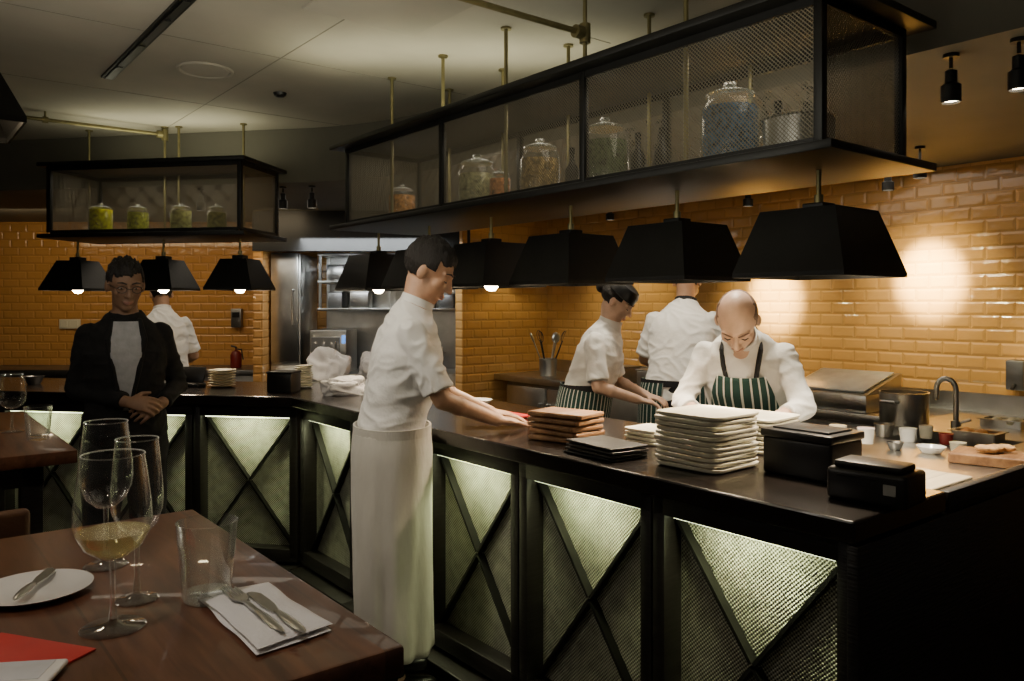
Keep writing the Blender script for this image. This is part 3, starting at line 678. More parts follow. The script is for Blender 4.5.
b=MB(); b.box((0,0,.055),(.15,.13,.11),r=.008); b.obj('body',PLASTB,e); b=MB(); b.box((0,0,.115),(.155,.135,.012),r=.004); b.obj('lid',BLACK,e)
b=MB(); b.lathe([(0,.004),(.035,.004),(.052,.010),(.054,.011),(.036,0),(0,0)],n=28)
stack(b,PLATEM,lc(304,388),10,.014,0,'small round cream plate in a stack','cream side plates on the angled counter')
e=thing('order_screen',lc(193,387),ROT2,'small black order tablet on a stand','tablet')
b=MB(); b.box((0,0,.012),(.12,.1,.024),r=.006); b.obj('stand',PLASTB,e)
b=MB(); b.box((0,0,.075),(.16,.012,.1),r=.005,R=Matrix.Rotation(-.3,3,'X')); b.obj('screen',PLASTB,e)
bowl(lc(34,384),.06,.05,DSTEEL,'small steel bowl on the angled counter')

# ---------------------------------------------------------------- dining tables
ZT=1.06
A1=V((-.138,1.035,0)); A2=V((-1.318,2.43,0))
def table(A,ln,wd,label):
    c=A+U*(ln/2)-N*(wd/2); e=thing('high_dining_table',c,math.atan2(U.y,U.x),label,'table')
    b=MB(); b.box((0,0,ZT-.02),(ln,wd,.04),r=.005); b.obj('tabletop',TABLEW,e)
    b=MB(); b.box((0,0,ZT-.075),(ln-.16,wd-.16,.07)); b.obj('apron_frame',BLACKWOOD,e)
    for sx in (-1,1):
        for sy in (-1,1):
            b=MB(); b.box((sx*(ln/2-.11),sy*(wd/2-.11),(ZT-.04)/2),(.06,.06,ZT-.04),r=.004); b.obj('leg',BLACKWOOD,e)
table(A1,.885,.85,'dark walnut high dining table laid with glasses')
table(A2,1.15,.8,'dark walnut high dining table beyond the first')
def stool(p,rot):
    e=thing('bar_stool',p,rot,'brown leather bar stool with low back tucked at table','stool','brown bar stools')
    b=MB(); b.box((0,0,.72),(.36,.36,.06),r=.02,seg=3); b.obj('seat',LEATHER,e)
    b=MB(); b.box((0,-.17,.88),(.34,.04,.18),r=.015,seg=3); b.obj('backrest',LEATHER,e)
    for sx in (-1,1):
        for sy in (-1,1):
            b=MB(); b.cyl((sx*.18,sy*.18,0),(sx*.14,sy*.14,.70),.014,n=10); b.obj('leg',BLACK,e)
        b=MB(); b.cyl((sx*.14,-.16,.71),(sx*.14,-.17,.81),.012,n=10); b.obj('back_support',BLACK,e)
    b=MB(); b.tube([(-.17,-.17,.3),(.17,-.17,.3),(.17,.17,.3),(-.17,.17,.3),(-.17,-.17,.3)],.009,8); b.obj('footrest',BLACK,e)
stool(V((-1.50,2.12,0)),math.atan2(U.y,U.x)-math.pi/2)

STEMG=glass_mat('stem_glass',(.93,.95,.93),.8,.06,1.2,haze=.45)
RIMG=glass_mat('rim_glass',(.9,.92,.9),.9,.2,1.0,haze=.6)
def wineglass(p,h,r,wine,label,rimr=.72):
    e=thing('wine_glass',p,0,label,'wine glass','wine glasses on the tables')
    zb=h*.40; H=h-zb
    prof=[(.003,zb),(r*.36,zb+H*.02),(r*.74,zb+H*.12),(r*.96,zb+H*.27),(r,zb+H*.38),(r*.97,zb+H*.55),(r*.89,zb+H*.77),(r*rimr,h)]
    b=MB(); b.lathe(prof,n=48); b.obj('bowl',GLASS,e)
    b=MB(); b.lathe([(r*rimr-.0008,h-.0005),(r*rimr+.0009,h),(r*rimr+.0003,h+.0014),(r*rimr-.001,h+.001)],n=48,close=True); b.obj('rim',RIMG,e)
    b=MB(); b.lathe([(.0045,zb+.004),(.0038,zb-.02),(.0036,h*.15),(.006,.010)],n=16); b.obj('stem',STEMG,e)
    b=MB(); b.lathe([(.006,.010),(.015,.005),(r*.80,.003),(r*.84,.0015),(r*.80,0),(0,0)],n=40); b.obj('foot',GLASS,e)
    if wine:
        b=MB(); b.lathe([(.001,zb+.003),(r*.33,zb+H*.03),(r*.71,zb+H*.13),(r*.93,zb+H*.27),(0,zb+H*.27)],n=40); b.obj('wine',WINE,e,label='pale white wine')
def tumbler(p,h,r,label):
    b=MB(); b.lathe([(0,.001),(r*.70,.001),(r*.78,.006),(r,h),(r-.0012,h+.0005),(r*.75,.014),(0,.012)],n=40)
    b.obj('tumbler',TUMG,None,p,0,label=label,cat='glass',group='water tumblers on the tables')
wineglass(px(113,628,ZT),.236,.050,1,'large wine glass holding white wine',.80)
wineglass(px(106,566,ZT),.243,.042,0,'empty tall wine glass on the walnut table',.8)
wineglass(px(137,600,ZT),.240,.037,0,'narrow tall wine glass behind the front glass',.8)
tumbler(px(207,600,ZT),.118,.044,'clear stemless water tumbler on the walnut table')
wineglass(px(12,432,ZT),.2,.045,0,'empty wine glass on the farther table')
tumbler(px(38,440,ZT),.11,.042,'clear stemless water tumbler on the farther table')
pc=px(34,594,ZT)
b=MB(); b.lathe([(0,.004),(.05,.004),(.078,.012),(.081,.012),(.055,0),(0,0)],n=48); b.obj('side_plate',PLATEW,None,pc,0,label='white round side plate on the walnut table',cat='plate')
def knife(p,ang,z,ln,label,tilt=0):
    e=thing('table_knife',V((p.x,p.y,z)),(tilt,0,ang),label,'knife','table knives')
    b=MB(); b.prism([(-.004,0),(.005,0),(.010,.03),(.010,ln*.42),(.002,ln*.5),(-.006,ln*.5),(-.008,.03)],0,.0018); b.obj('blade',STEEL,e,smooth=False)
    b=MB(); b.sph((0,-ln*.25,.0035),(.0075,ln*.26,.0035),n=16); b.obj('handle',STEEL,e)
knife(pc,math.radians(12),ZT+.0145,.15,'small butter knife resting on the side plate')
cs=[px(197,600,ZT),px(268,588,ZT),px(333,632,ZT),px(258,658,ZT)]
c0=sum(cs,V())/4
b=MB(); n=26
for layer in range(2):
    o0=layer*.0065; sc=1-layer*.025
    g=[]
    for top in (0,1):
        for j in range(n+1):
            for i in range(n+1):
                u=i/n; w=j/n
                q=(cs[0]*(1-u)+cs[1]*u)*(1-w)+(cs[3]*(1-u)+cs[2]*u)*w
                q=(q-c0)*sc
                q=q+V((noise.noise(q*14+V((layer,0,0))),noise.noise(q*14+V((0,5,layer))),0))*.004
                ed=min(u,1-u,w,1-w); rise=min(1,(ed*9))**.5
                nn=noise.noise(q*20+V((0,0,layer*3)))*.003
                q.z=o0+(.0002+.003*(1-rise) if not top else .003+.004*rise+nn*rise); g.append(q)
    m=(n+1)**2; fs=[]
    for j in range(n):
        for i in range(n):
            a=j*(n+1)+i; fs.append((a,a+n+1,a+n+2,a+1)); fs.append((m+a,m+a+1,m+a+n+2,m+a+n+1))
    ring=[i for i in range(n)]+[i*(n+1)+n for i in range(n)]+[n*(n+1)+n-i for i in range(n)]+[(n-i)*(n+1) for i in range(n)]
    for k in range(len(ring)):
        a,c=ring[k],ring[(k+1)%len(ring)]; fs.append((a,c,m+c,m+a))
    b.add(g,fs)
b.obj('folded_napkin',NAPKIN,None,V((c0.x,c0.y,ZT)),0,ang=1.5,label='folded white cloth napkin on the walnut table',cat='napkin')
zn=ZT+.0155
fa=px(226,588,zn); fb=px(286,636,zn); d=(fb-fa); ang=math.atan2(d.x,-d.y)
def fork(p,ang,z,ln,label):
    e=thing('table_fork',V((p.x,p.y,z)),ang,label,'fork')
    b=MB(); b.sph((0,-ln*.27,.003),(.0075,ln*.25,.003),n=16); b.prism([(-.0035,-ln*.1),(.0035,-ln*.1),(.003,ln*.18),(-.003,ln*.18)],.001,.0045); b.obj('handle',STEEL,e)
    b=MB(); b.prism([(-.003,ln*.16),(.003,ln*.16),(.011,ln*.24),(.0115,ln*.3),(-.0115,ln*.3),(-.011,ln*.24)],.0015,.0035)
    for i in range(4): x=-.0095+.00633*i; b.prism([(x-.0017,ln*.29),(x+.0017,ln*.29),(x+.001,ln*.5),(x-.001,ln*.5)],.0015,.0035)
    b.obj('head',STEEL,e,smooth=False)
fork((fa+fb)/2,ang,zn,.2,'steel table fork lying on the napkin')
kc=(px(253,594,zn)+px(302,633,zn))/2
knife(kc,ang,zn,.19,'steel table knife lying on the napkin')
b=MB(); b.box((0,0,.002),(.16,.12,.003),r=.001); b.obj('red_menu',RED,None,px(6,662,ZT),math.radians(-18),label='red card menu lying on the table',cat='menu')
e=thing('mobile_phone',px(4,682,ZT)+V((0,0,.004)),math.radians(8),'white mobile phone lying on the red menu','phone')
b=MB(); b.box((0,0,.004),(.12,.06,.008),r=.004,seg=3); b.obj('body',PLATEW,e)
b=MB(); b.box((0,0,.0084),(.095,.050,.0006)); b.obj('screen',mat('pale_grey_screen',(.62,.63,.65),.15),e)

# ---------------------------------------------------------------- people
def bake(mb,name,m,parent,voxel,it=4,amp=0,fs=9,label=None):
    me=mb.mesh(name); o=bpy.data.objects.new('tmp',me); COL.objects.link(o)
    r=o.modifiers.new('r','REMESH'); r.mode='VOXEL'; r.voxel_size=voxel
    if it:
        s=o.modifiers.new('s','SMOOTH'); s.factor=.5; s.iterations=it
    dg=bpy.context.evaluated_depsgraph_get(); dg.update()
    me2=bpy.data.meshes.new_from_object(o.evaluated_get(dg)); me2.name=name
    bpy.data.objects.remove(o); bpy.data.meshes.remove(me)
    if amp:
        nr=[v.normal.copy() for v in me2.vertices]
        for v,nn in zip(me2.vertices,nr):
            c=v.co
            w=noise.noise_vector(c*5)*.08
            k=noise.noise(V((c.x*fs+c.z*4,c.y*fs,c.z*fs*.7+c.x*6))+w*9)
            k2=1-abs(noise.noise(V((c.x*fs*.9+c.z*12,c.y*fs*1.1,c.z*fs*1.3-c.x*5))+w*14)*3.4)
            v.co=c+nn*amp*(k*.45+max(-.2,k2)*.65-.25)
    me2.materials.clear(); me2.materials.append(m); me2.shade_smooth()
    return link(name,me2,parent,label=label)
SP=[(0,.84,.12,.10),(0,.93,.168,.122),(.0,1.0,.160,.115),(.01,1.09,.147,.108),(.018,1.20,.158,.116),(.024,1.31,.166,.117),(.018,1.39,.150,.102),(.02,1.44,.116,.082),(.022,1.475,.085,.069),(.03,1.505,.060,.057)]
def bendp(p,al):
    p=V(p); w=max(0,min(1,(p.z-.9)/.25)); a=al*w; r=p-V((0,0,.95))
    return V((p.x,r.y*math.cos(a)+r.z*math.sin(a),.95+r.z*math.cos(a)-r.y*math.sin(a))) if w>0 else p
def sring(c,t,a,b_,n=32,off=0,pw=2.3):
    ax=V((1,0,0)); ay=t.cross(ax).normalized(); out=[]
    for i in range(n):
        th=2*math.pi*i/n; cx,sy=math.cos(th),math.sin(th); e=2/pw
        out.append(c+ax*(math.copysign(abs(cx)**e,cx)*(a+off))+ay*(math.copysign(abs(sy)**e,sy)*(b_+off)))
    return out
def dense(sp,k=4):
    out=[]
    for i in range(len(sp)-1):
        for j in range(k):
            t=j/k; a,b2=sp[i],sp[i+1]; out.append((a[0].lerp(b2[0],t),a[1]*(1-t)+b2[1]*t,a[2]*(1-t)+b2[2]*t))
    out.append(sp[-1]); return out
def tang(sp,i):
    a=sp[max(0,i-1)][0]; b2=sp[min(len(sp)-1,i+1)][0]; return (b2-a).normalized()
def hand(mb,w,d,nrm,side,curl=.35):
    d=V(d).normalized(); nrm=V(nrm); nrm=(nrm-d*nrm.dot(d)).normalized(); lat=d.cross(nrm)*side
    w=V(w)
    def ell(c,a,b2): return [c+lat*math.cos(2*math.pi*i/14)*a+nrm*math.sin(2*math.pi*i/14)*b2 for i in range(14)]
    mb.loft([ell(w-d*.01,.026,.019),ell(w+d*.02,.030,.017),ell(w+d*.06,.040,.015),ell(w+d*.088,.040,.011)])
    for off,ln,sp in ((.031,.072,.10),(.0105,.080,.02),(-.0105,.075,-.06),(-.031,.058,-.16)):
        p=w+d*.08+lat*off; dd=(d+lat*sp).normalized(); a=0; pts=[p]
        for fr in (.45,.3,.25):
            a+=curl; dv=dd*math.cos(a)-nrm*math.sin(a); p=p+dv*ln*fr*1.0; pts.append(p)
        mb.tube(pts,[.0088,.0082,.0075,.0065],10)
    p=w+d*.025+lat*.025; e1=(d*.5+lat*.7-nrm*.2).normalized()*.035
    mb.tube([p,p+e1,p+e1+(d*.85+lat*.35-nrm*.3).normalized()*.035],[.012,.010,.008],10)
def headshape(mb,H):
    T0=mb.T; mb.T=T0@H
    mb.sph((0,-.014,.028),(.074,.094,.084),n=28); mb.sph((0,.018,-.022),(.060,.068,.086),n=28)
    mb.sph((0,.050,-.086),(.030,.030,.024),n=16); mb.sph((0,.02,-.07),(.052,.055,.035),n=20)
    for sx in (-1,1):
        mb.sph((sx*.034,.052,-.018),(.026,.026,.026),n=14)
        mb.sph((sx*.076,-.008,-.004),(.010,.019,.031),n=14,R=Matrix.Rotation(sx*.25,3,'Z'))
        mb.sph((sx*.011,.094,-.026),(.009,.011,.008),n=10)
        mb.tube([(sx*.006,.080,.027),(sx*.046,.066,.027)],[.010,.008],10)
        mb.sph((sx*.031,.066,.008),(.016,.015,.011),n=12)
    mb.tube([(0,.082,.018),(0,.094,-.006),(0,.104,-.024)],[.008,.009,.0115],10)
    mb.tube([(-.018,.080,-.054),(0,.087,-.053),(.018,.080,-.054)],[.006,.009,.006],10)
    mb.tube([(-.014,.078,-.063),(0,.084,-.063),(.014,.078,-.063)],[.006,.008,.006],10)
    mb.T=T0
def person(label,loc,rot,bend=0,head_pitch=0,head_yaw=0,head_off=(0,.045,.125),el=None,wr=None,hd=None,hn=None,hair='short',skin=SKIN,
           jacket=WHITECLOTH,sleeve='short',apron=None,S=1,wid=1,voxel=.006,trousers=DARKCLOTH,blouse=False,glasses=False,curl=.35,cap=False,down=True,amp=.008,az=1.03,hs=1.0,collar=None):
    e=thing('person',loc,rot,label,'person')
    TS=Matrix.Scale(S,4)
    sp=[(bendp((0,y,z),bend),a*wid,b_) for y,z,a,b_ in SP]
    sh=[bendp((sx*.154*wid,.008,1.395),bend) for sx in (1,-1)]
    nb=bendp((0,.03,1.50),bend); hc=nb+V(head_off)
    H=Matrix.Translation(hc)@Matrix.Rotation(head_yaw,4,'Z')@Matrix.Rotation(-head_pitch,4,'X')@Matrix.Scale(hs,4)
    hips=[V((sx*.088,0,.89)) for sx in (1,-1)]; kn=[V((sx*.10,.03,.49)) for sx in (1,-1)]; an=[V((sx*.105,-.01,.09)) for sx in (1,-1)]
    b=MB(); b.T=TS
    b.loft([sring(sp[i][0],tang(sp,i),sp[i][1],sp[i][2]) for i in range(len(sp))])
    b.tube([nb-V((0,.01,.04)),nb,hc+(H.to_3x3()@V((0,-.02,-.045)))],[.058,.055,.052],20)
    headshape(b,H)
    for k in range(2):
        b.tube([sh[k],V(el[k]),V(wr[k])],[.046,.037,.026],18); mid=V(el[k]).lerp(V(wr[k]),.3); b.sph(mid,.038)
        m2=sh[k].lerp(V(el[k]),.45); b.sph(m2,.044)
        hand(b,wr[k],hd[k],hn[k] if hn else (0,0,1),(-1 if k==0 else 1),curl)
        b.tube([hips[k],kn[k],an[k]],[.085,.055,.038],18); b.sph(kn[k].lerp(an[k],.3)+V((0,-.015,0)),.053)
        b.tube([an[k],an[k]+V((0,.06,-.04)),an[k]+V((0,.14,-.055))],[.036,.034,.028],14)
    bake(b,'body',skin,e,voxel,2)
    for k in range(2):
        b=MB(); b.T=TS; a0=an[k]
        b.tube([a0+V((0,-.045,-.045)),a0+V((0,.05,-.045)),a0+V((0,.155,-.052))],[.045,.045,.037],16); b.cyl(a0+V((0,0,-.04)),a0+V((0,0,.02)),.045,n=16)
        bake(b,'shoe',SHOE,e,.008,2)
    b=MB(); b.T=TS
    for k in range(2): b.tube([hips[k],kn[k],an[k]+V((0,0,.01))],[.105,.078,.062],20,ends=(True,False))
    b.loft([sring(sp[i][0],tang(sp,i),sp[i][1],sp[i][2],off=.012) for i in range(0,3)])
    bake(b,'trousers',trousers,e,.009,3,.006)
    b=MB(); b.T=TS
    jr=[sring(sp[i][0],tang(sp,i),sp[i][1]*(1.04 if i<3 else 1),sp[i][2],off=(.012 if apron else .018) if i<3 else (.018 if i<6 else (.013 if i<8 else .008))) for i in range((2 if apron=='long' else 1) if not blouse else 0,len(sp))]
    b.loft(jr)
    for k in range(2):
        E=V(el[k]); W=V(wr[k]); b.sph(sh[k],.054)
        if sleeve=='short':
            b.cyl(sh[k],sh[k].lerp(E,.88),.054,.062,24)
        elif sleeve=='long':
            b.tube([sh[k],E,W.lerp(E,.08)],[.054,.046,.037],20,ends=(True,False))
        else:
            b.tube([sh[k],E,W.lerp(E,.55)],[.053,.045,.046],20,ends=(True,False))
    bake(b,'jacket',jacket,e,.006,5,amp,9)
    ct=(hc-nb).normalized()
    if not blouse:
        b=MB(); b.T=TS; rr=[]
        for dz,rr0 in ((-.02,.072),(.008,.066),(.030,.065),(.030,.059),(.0,.058)):
            q=nb+ct*dz; t=ct; ax=V((1,0,0)); ay=t.cross(ax).normalized()
            rr.append([q+ax*rr0*math.cos(2*math.pi*i/28)+ay*rr0*1.02*math.sin(2*math.pi*i/28) for i in range(28)])
        b.loft(rr,cap=False); b.obj('collar',collar or jacket,e)
    dsp=dense(sp)
    zs=[z for _,z,_,_ in SP]; zd=[]
    for i in range(len(zs)-1):
        for j in range(4): zd.append(zs[i]+(zs[i+1]-zs[i])*j/4)
    zd.append(zs[-1])
    def panel(z0,z1,wfun,off,name,m,thick=.004):
        rows=[]; nn=18
        for i,(c,a,b_) in enumerate(dsp):
            zz=zd[i]
            if zz<z0 or zz>z1: continue
            ph=wfun((zz-z0)/(z1-z0)); t=tang(dsp,i); ax=V((1,0,0)); ay=t.cross(ax).normalized(); r=[]
            for j in range(nn+1):
                th=math.pi/2-ph+2*ph*j/nn; cx,sy=math.cos(th),math.sin(th); ex=2/2.3
                r.append(c+ax*(math.copysign(abs(cx)**ex,cx)*(a+off))+ay*(math.copysign(abs(sy)**ex,sy)*(b_+off)))
            rows.append((r,ph))
        vs=[TS@p for r,_ in rows for p in r]; fs=[]; uv=[]
        for r,ph in rows:
            uv+= [((j/nn-.5)*2*ph*.16,0) for j in range(nn+1)]
        for i in range(len(rows)-1):
            for j in range(nn):
                a=i*(nn+1)+j; fs.append((a,a+1,a+nn+2,a+nn+1))
        me=bpy.data.meshes.new(name); me.from_pydata([tuple(v) for v in vs],[],fs)
        ul=me.uv_layers.new(name='UVMap')
        for l in me.loops: ul.data[l.index].uv=uv[l.vertex_index]
        me.materials.append(m); me.shade_smooth(); o=link(name,me,e)
        sd=o.modifiers.new('s','SOLIDIFY'); sd.thickness=thick; sd.offset=0
        return o
    def skirt(z1,z0,m,rx,ry,fold,full=math.pi,name='apron',fl=.10):
        rows=[]; nn=110; R=34
        oy=bendp((0,0,z1),bend).y*.8
        for i in range(R+1):
            f=i/R; z=z1+(z0-z1)*f; r=[]
            for j in range(nn+1):
                th=math.pi/2-full+2*full*j/nn
                tw=th+.25*f*math.sin(th*2)
                k=1+fold*(.06+f)*(math.sin(tw*6+1.6*math.sin(f*2.2))+.7*math.sin(tw*11+2+2*f)+.7*noise.noise(V((math.cos(th)*3,math.sin(th)*3,f*5)))+.35*noise.noise(V((math.cos(th)*8,math.sin(th)*8,f*11))))*.5
                k*=1+fl*f-.06*max(0,(.1-f)/.1)
                r.append(V((math.cos(th)*rx*k*wid,math.sin(th)*ry*k+.01+.01*f+oy*max(0,1-f*3),z)))
            rows.append(r)
        vs=[TS@p for r in rows for p in r]; fs=[]; uv=[((j/nn-.5)*2*full*.17,0) for r in rows for j in range(nn+1)]
        for i in range(R):
            for j in range(nn):
                a=i*(nn+1)+j; fs.append((a,a+1,a+nn+2,a+nn+1))
        me=bpy.data.meshes.new(name); me.from_pydata([tuple(v) for v in vs],[],fs)
        ul=me.uv_layers.new(name='UVMap')
        for l in me.loops: ul.data[l.index].uv=uv[l.vertex_index]
        me.materials.append(m); me.shade_smooth(); o=link(name,me,e)
        sd=o.modifiers.new('s','SOLIDIFY'); sd.thickness=.004
        return o
    def tie(m,rx=.190,ry=.143):
        b=MB(); b.T=TS; rr=[]; oy=bendp((0,0,az),bend).y*.8
        for z,ro in ((az-.035,.0),(az-.035,.008),(az,.008),(az,0)):
            rr.append([V((math.cos(2*math.pi*i/40)*(rx+ro)*wid,math.sin(2*math.pi*i/40)*(ry+ro)+.010+oy,z)) for i in range(40)])
        b.loft(rr,cap=False); b.obj('apron_tie',m,e)
    if apron=='long':
        skirt(1.02,.18,APRONCLOTH,.202,.153,.075,fl=.0); tie(APRONCLOTH)
    if apron in('bib','waist'):
        skirt(az,.50,STRIPE,.200,.152,.03,full=2.2 if apron=='bib' else 2.9); tie(DARKCLOTH)
    if apron=='bib':
        panel(.95,1.39,lambda f:1.2-.70*f,.028,'apron_bib',STRIPE)
        for sx in (-1,1):
            b=MB(); b.T=TS
            pts=[bendp((sx*.055,.140,1.37),bend),bendp((sx*.068,.114,1.435),bend),bendp((sx*.076,.07,1.475),bend),bendp((sx*.068,.01,1.495),bend),bendp((sx*.04,-.050,1.49),bend)]
            b.tube(pts,.010,8); b.obj('apron_strap',DARKCLOTH,e)
    if blouse:
        panel(1.06,1.47,lambda f:.08+.36*f,.020,'blouse',SHIRT)
        for sx in (-1,1):
            b=MB(); b.T=TS
            b.tube([bendp((sx*.058,.098,1.465),bend),bendp((sx*.076,.135,1.38),bend),bendp((sx*.054,.150,1.25),bend),bendp((sx*.018,.144,1.06),bend)],[.012,.015,.013,.008],10)
            b.obj('lapel',SUIT,e)
    TH=TS@H
    for sx in (-1,1):
        if not down:
            b=MB(); b.T=TH; b.sph((sx*.031,.0735,.008),(.0110,.0085,.0036),n=14); b.obj('eye',EYEW,e)
            b=MB(); b.T=TH; b.sph((sx*.031,.0802,.007),(.0052,.0030,.0036),n=12); b.obj('iris',EYED,e)
        else:
            b=MB(); b.T=TH; b.tube([(sx*.019,.0785,.003),(sx*.031,.0815,.000),(sx*.043,.0745,.003)],[.0016,.0024,.0016],8); b.obj('eye',EYED,e,label='lowered eyelid line')
        b=MB(); b.T=TH; b.tube([(sx*.012,.0895,.031),(sx*.030,.084,.036),(sx*.048,.070,.031)],[.0028,.0036,.002],8); b.obj('eyebrow',HAIR if hair!='cropped' else BROW,e)
    b=MB(); b.T=TH; b.tube([(-.019,.0855,-.055),(0,.0935,-.0545),(.019,.0855,-.055)],[.003,.0042,.003],8); b.tube([(-.014,.0835,-.062),(0,.0905,-.063),(.014,.0835,-.062)],[.003,.0046,.003],8); b.obj('mouth',LIP,e)
    if hair=='cropped':
        b=MB(); b.sph((0,0,0),1,n=64)
        for i,v in enumerate(b.v):
            p=V((v.x*.0775,v.y*.0975,v.z*.0855))+V((0,-.015,.028))
            out=(p.y>.02+.01*noise.noise(v*6)) or p.z<-.03 or p.z>.080 or (p.z>.062 and p.y>-.03)
            k=.85 if out else 1.0
            b.v[i]=V((p.x*k,(p.y+.015)*k-.015,(p.z-.028)*k+.028))
        b.v=[TH@v for v in b.v]; b.obj('hair',STUBBLE,e,ang=2,label='closely cropped brown hair round the sides')
    elif hair!='none':
        b=MB(); b.sph((0,0,0),1,n=80)
        for i,v in enumerate(b.v):
            p=V((v.x*.081,v.y*.101,v.z*.092))+V((0,-.018,.034))
            jag=.014*noise.noise(V((p.x*70,p.y*30,2)))
            low=(-.035 if hair=='short' else (-.065 if hair=='bob' else -.03))+jag
            k=1.0
            fz=.066+jag*1.3-.008*(p.x/.05)
            face=(p.y>.035) and (p.z<fz)
            side=(p.y>-.002+jag) and (p.z<.016)
            if face or (side and hair!='bob') or p.z<low: k=.82
            if hair=='bob' and p.y>.01+jag and p.z<.02: k=.82
            if k>.9:
                k+=noise.noise(v*4)*.04+noise.noise(V((v.x*30,v.y*7,v.z*12)))*.030
                if p.z<.01: k-=.035
            b.v[i]=V((p.x*k,(p.y+.018)*k-.018,(p.z-.034)*k+.034))
            if hair in('short','bob') and p.z>.07: b.v[i].z+=.006+ .016*noise.noise(V((v.x*9,v.y*6,v.z*6)))
        if hair=='bun': b.sph((0,-.125,.02),(.035,.033,.035),n=20)
        b.v=[TH@v for v in b.v]; b.obj('hair',HAIR,e,ang=2)
    if cap:
        b=MB(); b.T=TH@Matrix.Rotation(-.12,4,'X'); b.lathe([(.0905,.045),(.094,.05),(.093,.085),(.08,.110),(.05,.122),(0,.126)],c=(0,-.012,0),n=36)
        b.obj('cap',PLASTB,e)
    if glasses:
        b=MB(); b.T=TH
        for sx in (-1,1):
            pts=[V((sx*.032+.021*math.cos(2*math.pi*i/16),.098,.007+.016*math.sin(2*math.pi*i/16))) for i in range(17)]
            b.tube(pts,.0016,6); b.tube([(sx*.053,.098,.012),(sx*.078,.0,.008)],.0016,6)
        b.tube([(-.011,.099,.01),(.011,.099,.01)],.0016,6); b.obj('eyeglasses',PLASTB,e)
    return e
def face_rot(x,y): return math.atan2(-x,y)
person('chef in white short-sleeved jacket and long white apron leaning on counter',V((-.485,3.14,0)),face_rot(.97,.24),bend=math.radians(8),head_pitch=math.radians(30),head_yaw=math.radians(-22),
  head_off=(0,.055,.130),el=[(.21,.18,1.14),(-.21,.20,1.15)],wr=[(.14,.40,1.050),(-.06,.42,1.053)],hd=[(-.15,1,-.15),(.2,1,-.15)],hn=[(0,.1,1),(0,.1,1)],
  hair='short',skin=SKIN,apron='long',voxel=.005,curl=.16,wid=1.06,S=1.005,hs=1.05)
person('person in black suit and glasses standing with hands clasped',V((-1.80,3.72,0)),face_rot(.46,-.88),bend=math.radians(3),head_pitch=math.radians(16),head_yaw=math.radians(8),
  head_off=(0,.035,.122),el=[(.205,.0,1.14),(-.235,-.03,1.14)],wr=[(-.005,.19,1.09),(-.15,.17,1.075)],hd=[(-.8,.35,-.1),(.7,.4,-.25)],hn=[(.2,.8,.5),(-.1,.9,.4)],
  hair='bob',skin=SKIN3,jacket=SUIT,sleeve='long',blouse=True,glasses=True,S=.98,wid=1.0,voxel=.005,curl=.45,down=False,amp=.007)
person('bald chef in white jacket and striped apron bending over the pass',V((1.07,3.53,0)),face_rot(-.42,-.91),bend=math.radians(38),head_pitch=math.radians(56),head_yaw=math.radians(4),
  head_off=(0,.100,.070),el=[(.235,.37,1.10),(-.235,.37,1.10)],wr=[(.12,.53,1.055),(-.11,.54,1.055)],hd=[(-.45,1,-.15),(.45,1,-.15)],
  hair='cropped',skin=SKIN2,apron='bib',sleeve='mid',voxel=.005,curl=.3,wid=1.0,hs=1.03)
person('chef in white jacket, black cap and striped apron looking down',V((.37,4.40,0)),face_rot(.93,-.36),bend=math.radians(16),head_pitch=math.radians(35),
  el=[(.21,.17,1.13),(-.21,.17,1.13)],wr=[(.12,.37,1.06),(-.1,.37,1.06)],hd=[(-.2,1,-.2),(.2,1,-.2)],hair='bun',skin=SKIN2,apron='waist',cap=True,S=.95,wid=.97,az=1.13)
person('chef in white jacket and striped apron working with back turned',V((.96,4.62,0)),face_rot(.45,.89),bend=math.radians(14),head_pitch=math.radians(40),
  el=[(.25,.17,1.15),(-.25,.17,1.15)],wr=[(.15,.37,1.05),(-.15,.37,1.05)],hd=[(-.2,1,-.3),(.2,1,-.3)],hair='short',skin=SKIN,apron='waist',S=1.02,wid=1.12,az=1.05,collar=DARKCLOTH)
person('chef in white jacket facing away by the far wall',V((-2.60,6.0,0)),face_rot(-.55,.83),bend=math.radians(10),head_pitch=math.radians(20),
  el=[(.23,.1,1.13),(-.23,.1,1.13)],wr=[(.15,.32,1.05),(-.15,.32,1.05)],hd=[(-.2,1,-.3),(.2,1,-.3)],hair='short',skin=SKIN,apron='waist',S=.98)

# ---------------------------------------------------------------- lights
def spot(loc,tgt,en,ang,col=(1,.82,.6),soft=.05,blend=.5,name='spot_light'):
    ld=bpy.data.lights.new(name,'SPOT'); ld.energy=en; ld.color=col; ld.spot_size=math.radians(ang); ld.spot_blend=blend; ld.shadow_soft_size=soft
    o=bpy.data.objects.new(name,ld); COL.objects.link(o); o.location=loc; o.rotation_euler=(V(tgt)-V(loc)).to_track_quat('-Z','Y').to_euler(); return o
def area(loc,tgt,en,sx,sy,col=(1,.85,.6),name='area_light'):
    ld=bpy.data.lights.new(name,'AREA'); ld.shape='RECTANGLE'; ld.size=sx; ld.size_y=sy; ld.energy=en; ld.color=col
    o=bpy.data.objects.new(name,ld); COL.objects.link(o); o.location=loc; o.rotation_euler=(V(tgt)-V(loc)).to_track_quat('-Z','Y').to_euler(); return o
WC=(1,.86,.46)
spot(Mn(1.16,2.0,2.2),Mn(1.16,3.0,1.66),1300,24,WC,.03,1)
spot(Mn(1.16,2.2,2.2),Mn(1.16,3.0,1.50),75,62,WC,.04,1)
spot(Mn(2.19,2.0,2.2),Mn(2.19,3.0,1.56),1000,24,WC,.03,1)
spot(Mn(2.19,2.2,2.2),Mn(2.19,3.0,1.40),65,62,WC,.04,1)
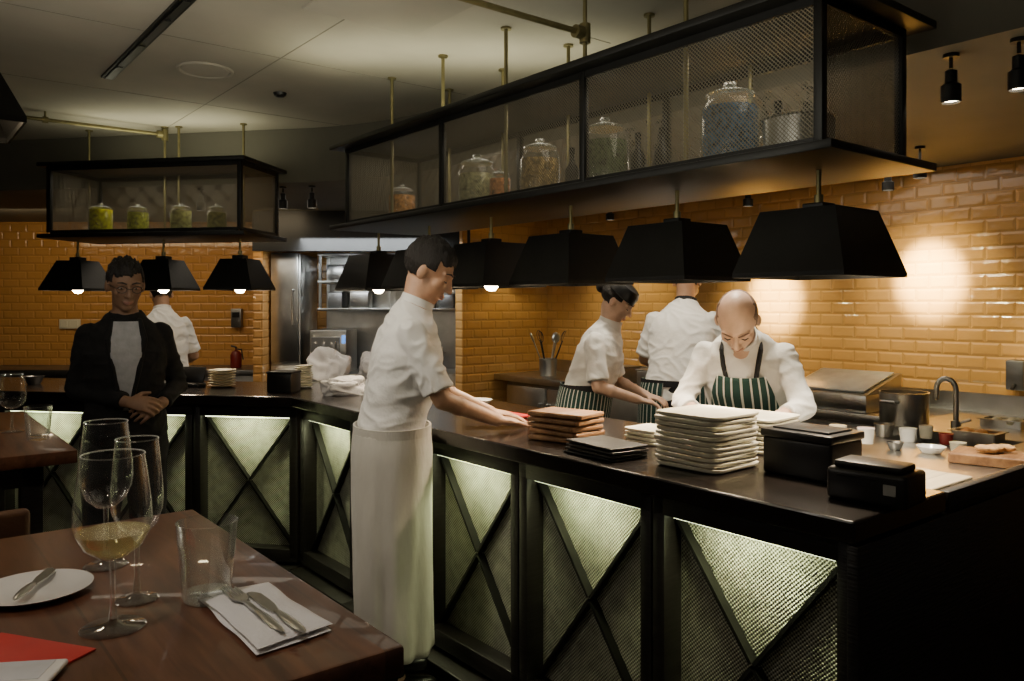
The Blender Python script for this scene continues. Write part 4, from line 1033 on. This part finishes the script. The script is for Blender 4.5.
spot(Mn(.5,2.2,2.2),Mn(.42,3.0,1.15),90,40,WC,.04,1)
spot(Mn(3.4,2.3,2.2),Mn(3.5,3.0,1.4),36,75,WC,.04,.9)
spot(Mn(4.1,2.4,2.2),Mn(4.57,2.5,1.2),18,75,WC,.04,.9)
area(Mn(1.7,1.7,2.27),Mn(1.7,1.7,0),10,2.6,.7,(1,.88,.72))
spot(Mn(.3,.95,2.2),Mn(.25,.85,1.0),140,62,(1,.88,.68),.05,.6)
spot(Mn(1.1,.95,2.22),Mn(.95,.72,1.1),80,66,(1,.88,.68),.05,.6)
spot(Mn(1.9,1.3,2.25),Mn(2.0,1.5,1.2),46,75,(1,.88,.68),.05,.6)
area(Mn(1.9,.39,2.38),Mn(1.9,.39,3),5.0,1.8,.3,(1,.96,.66))
area(Lf(1.07,.39,2.38),Lf(1.07,.39,3),2.8,1.0,.3,(1,.96,.66))
spot(V((-1.2,2.3,2.6)),V((-.55,3.15,1.25)),75,40,(1,.9,.74))
spot(V((-.6,.7,2.6)),V((-.45,1.15,1.06)),28,52,(1,.88,.74))
spot(V((-2.2,2.7,2.6)),V((-1.8,3.6,1.3)),3,50,(1,.87,.7))
spot(V((-.9,4.3,2.58)),V((-1.05,4.95,1.05)),28,50,(1,.9,.78))  # added spot without a fixture, brightens the heaped white cloths
area(V((-3.3,6.6,2.25)),V((-3.3,7.6,1.2)),13,3.0,.3,(1,.78,.48))
area(V((-1.2,6.7,2.0)),V((-1.2,7.4,1.2)),14,1.2,.2,(.9,.96,1))
area(Lf(1.2,1.3,2.27),Lf(1.2,1.3,0),8,2,.6,(1,.87,.68))
area(V((-1.2,2.4,1.9)),V((-.9,3.2,2.65)),5.0,1.5,1.0,(1,.93,.76))  # added fill hung in mid-air, brightens the ceiling
area(V((.1,1.9,2.0)),V((.1,2.6,2.65)),3.5,1.0,.6,(1,.95,.76))  # second added ceiling fill, aimed up from mid-air
area(V((-1.0,0.4,2.6)),V((-.7,1.5,1)),5,2.0,1.0,(1,.84,.66))  # added overhead fill for the dining side and glass reflections
area(V((-3.0,1.6,2.3)),V((-1.0,1.5,1.1)),8,.2,1.0,(1,.92,.8))  # added softbox off to the left for highlights in the table glasses
w=bpy.data.worlds.new('world'); scene.world=w; w.use_nodes=True
w.node_tree.nodes['Background'].inputs[0].default_value=(1,.88,.72,1); w.node_tree.nodes['Background'].inputs[1].default_value=.05
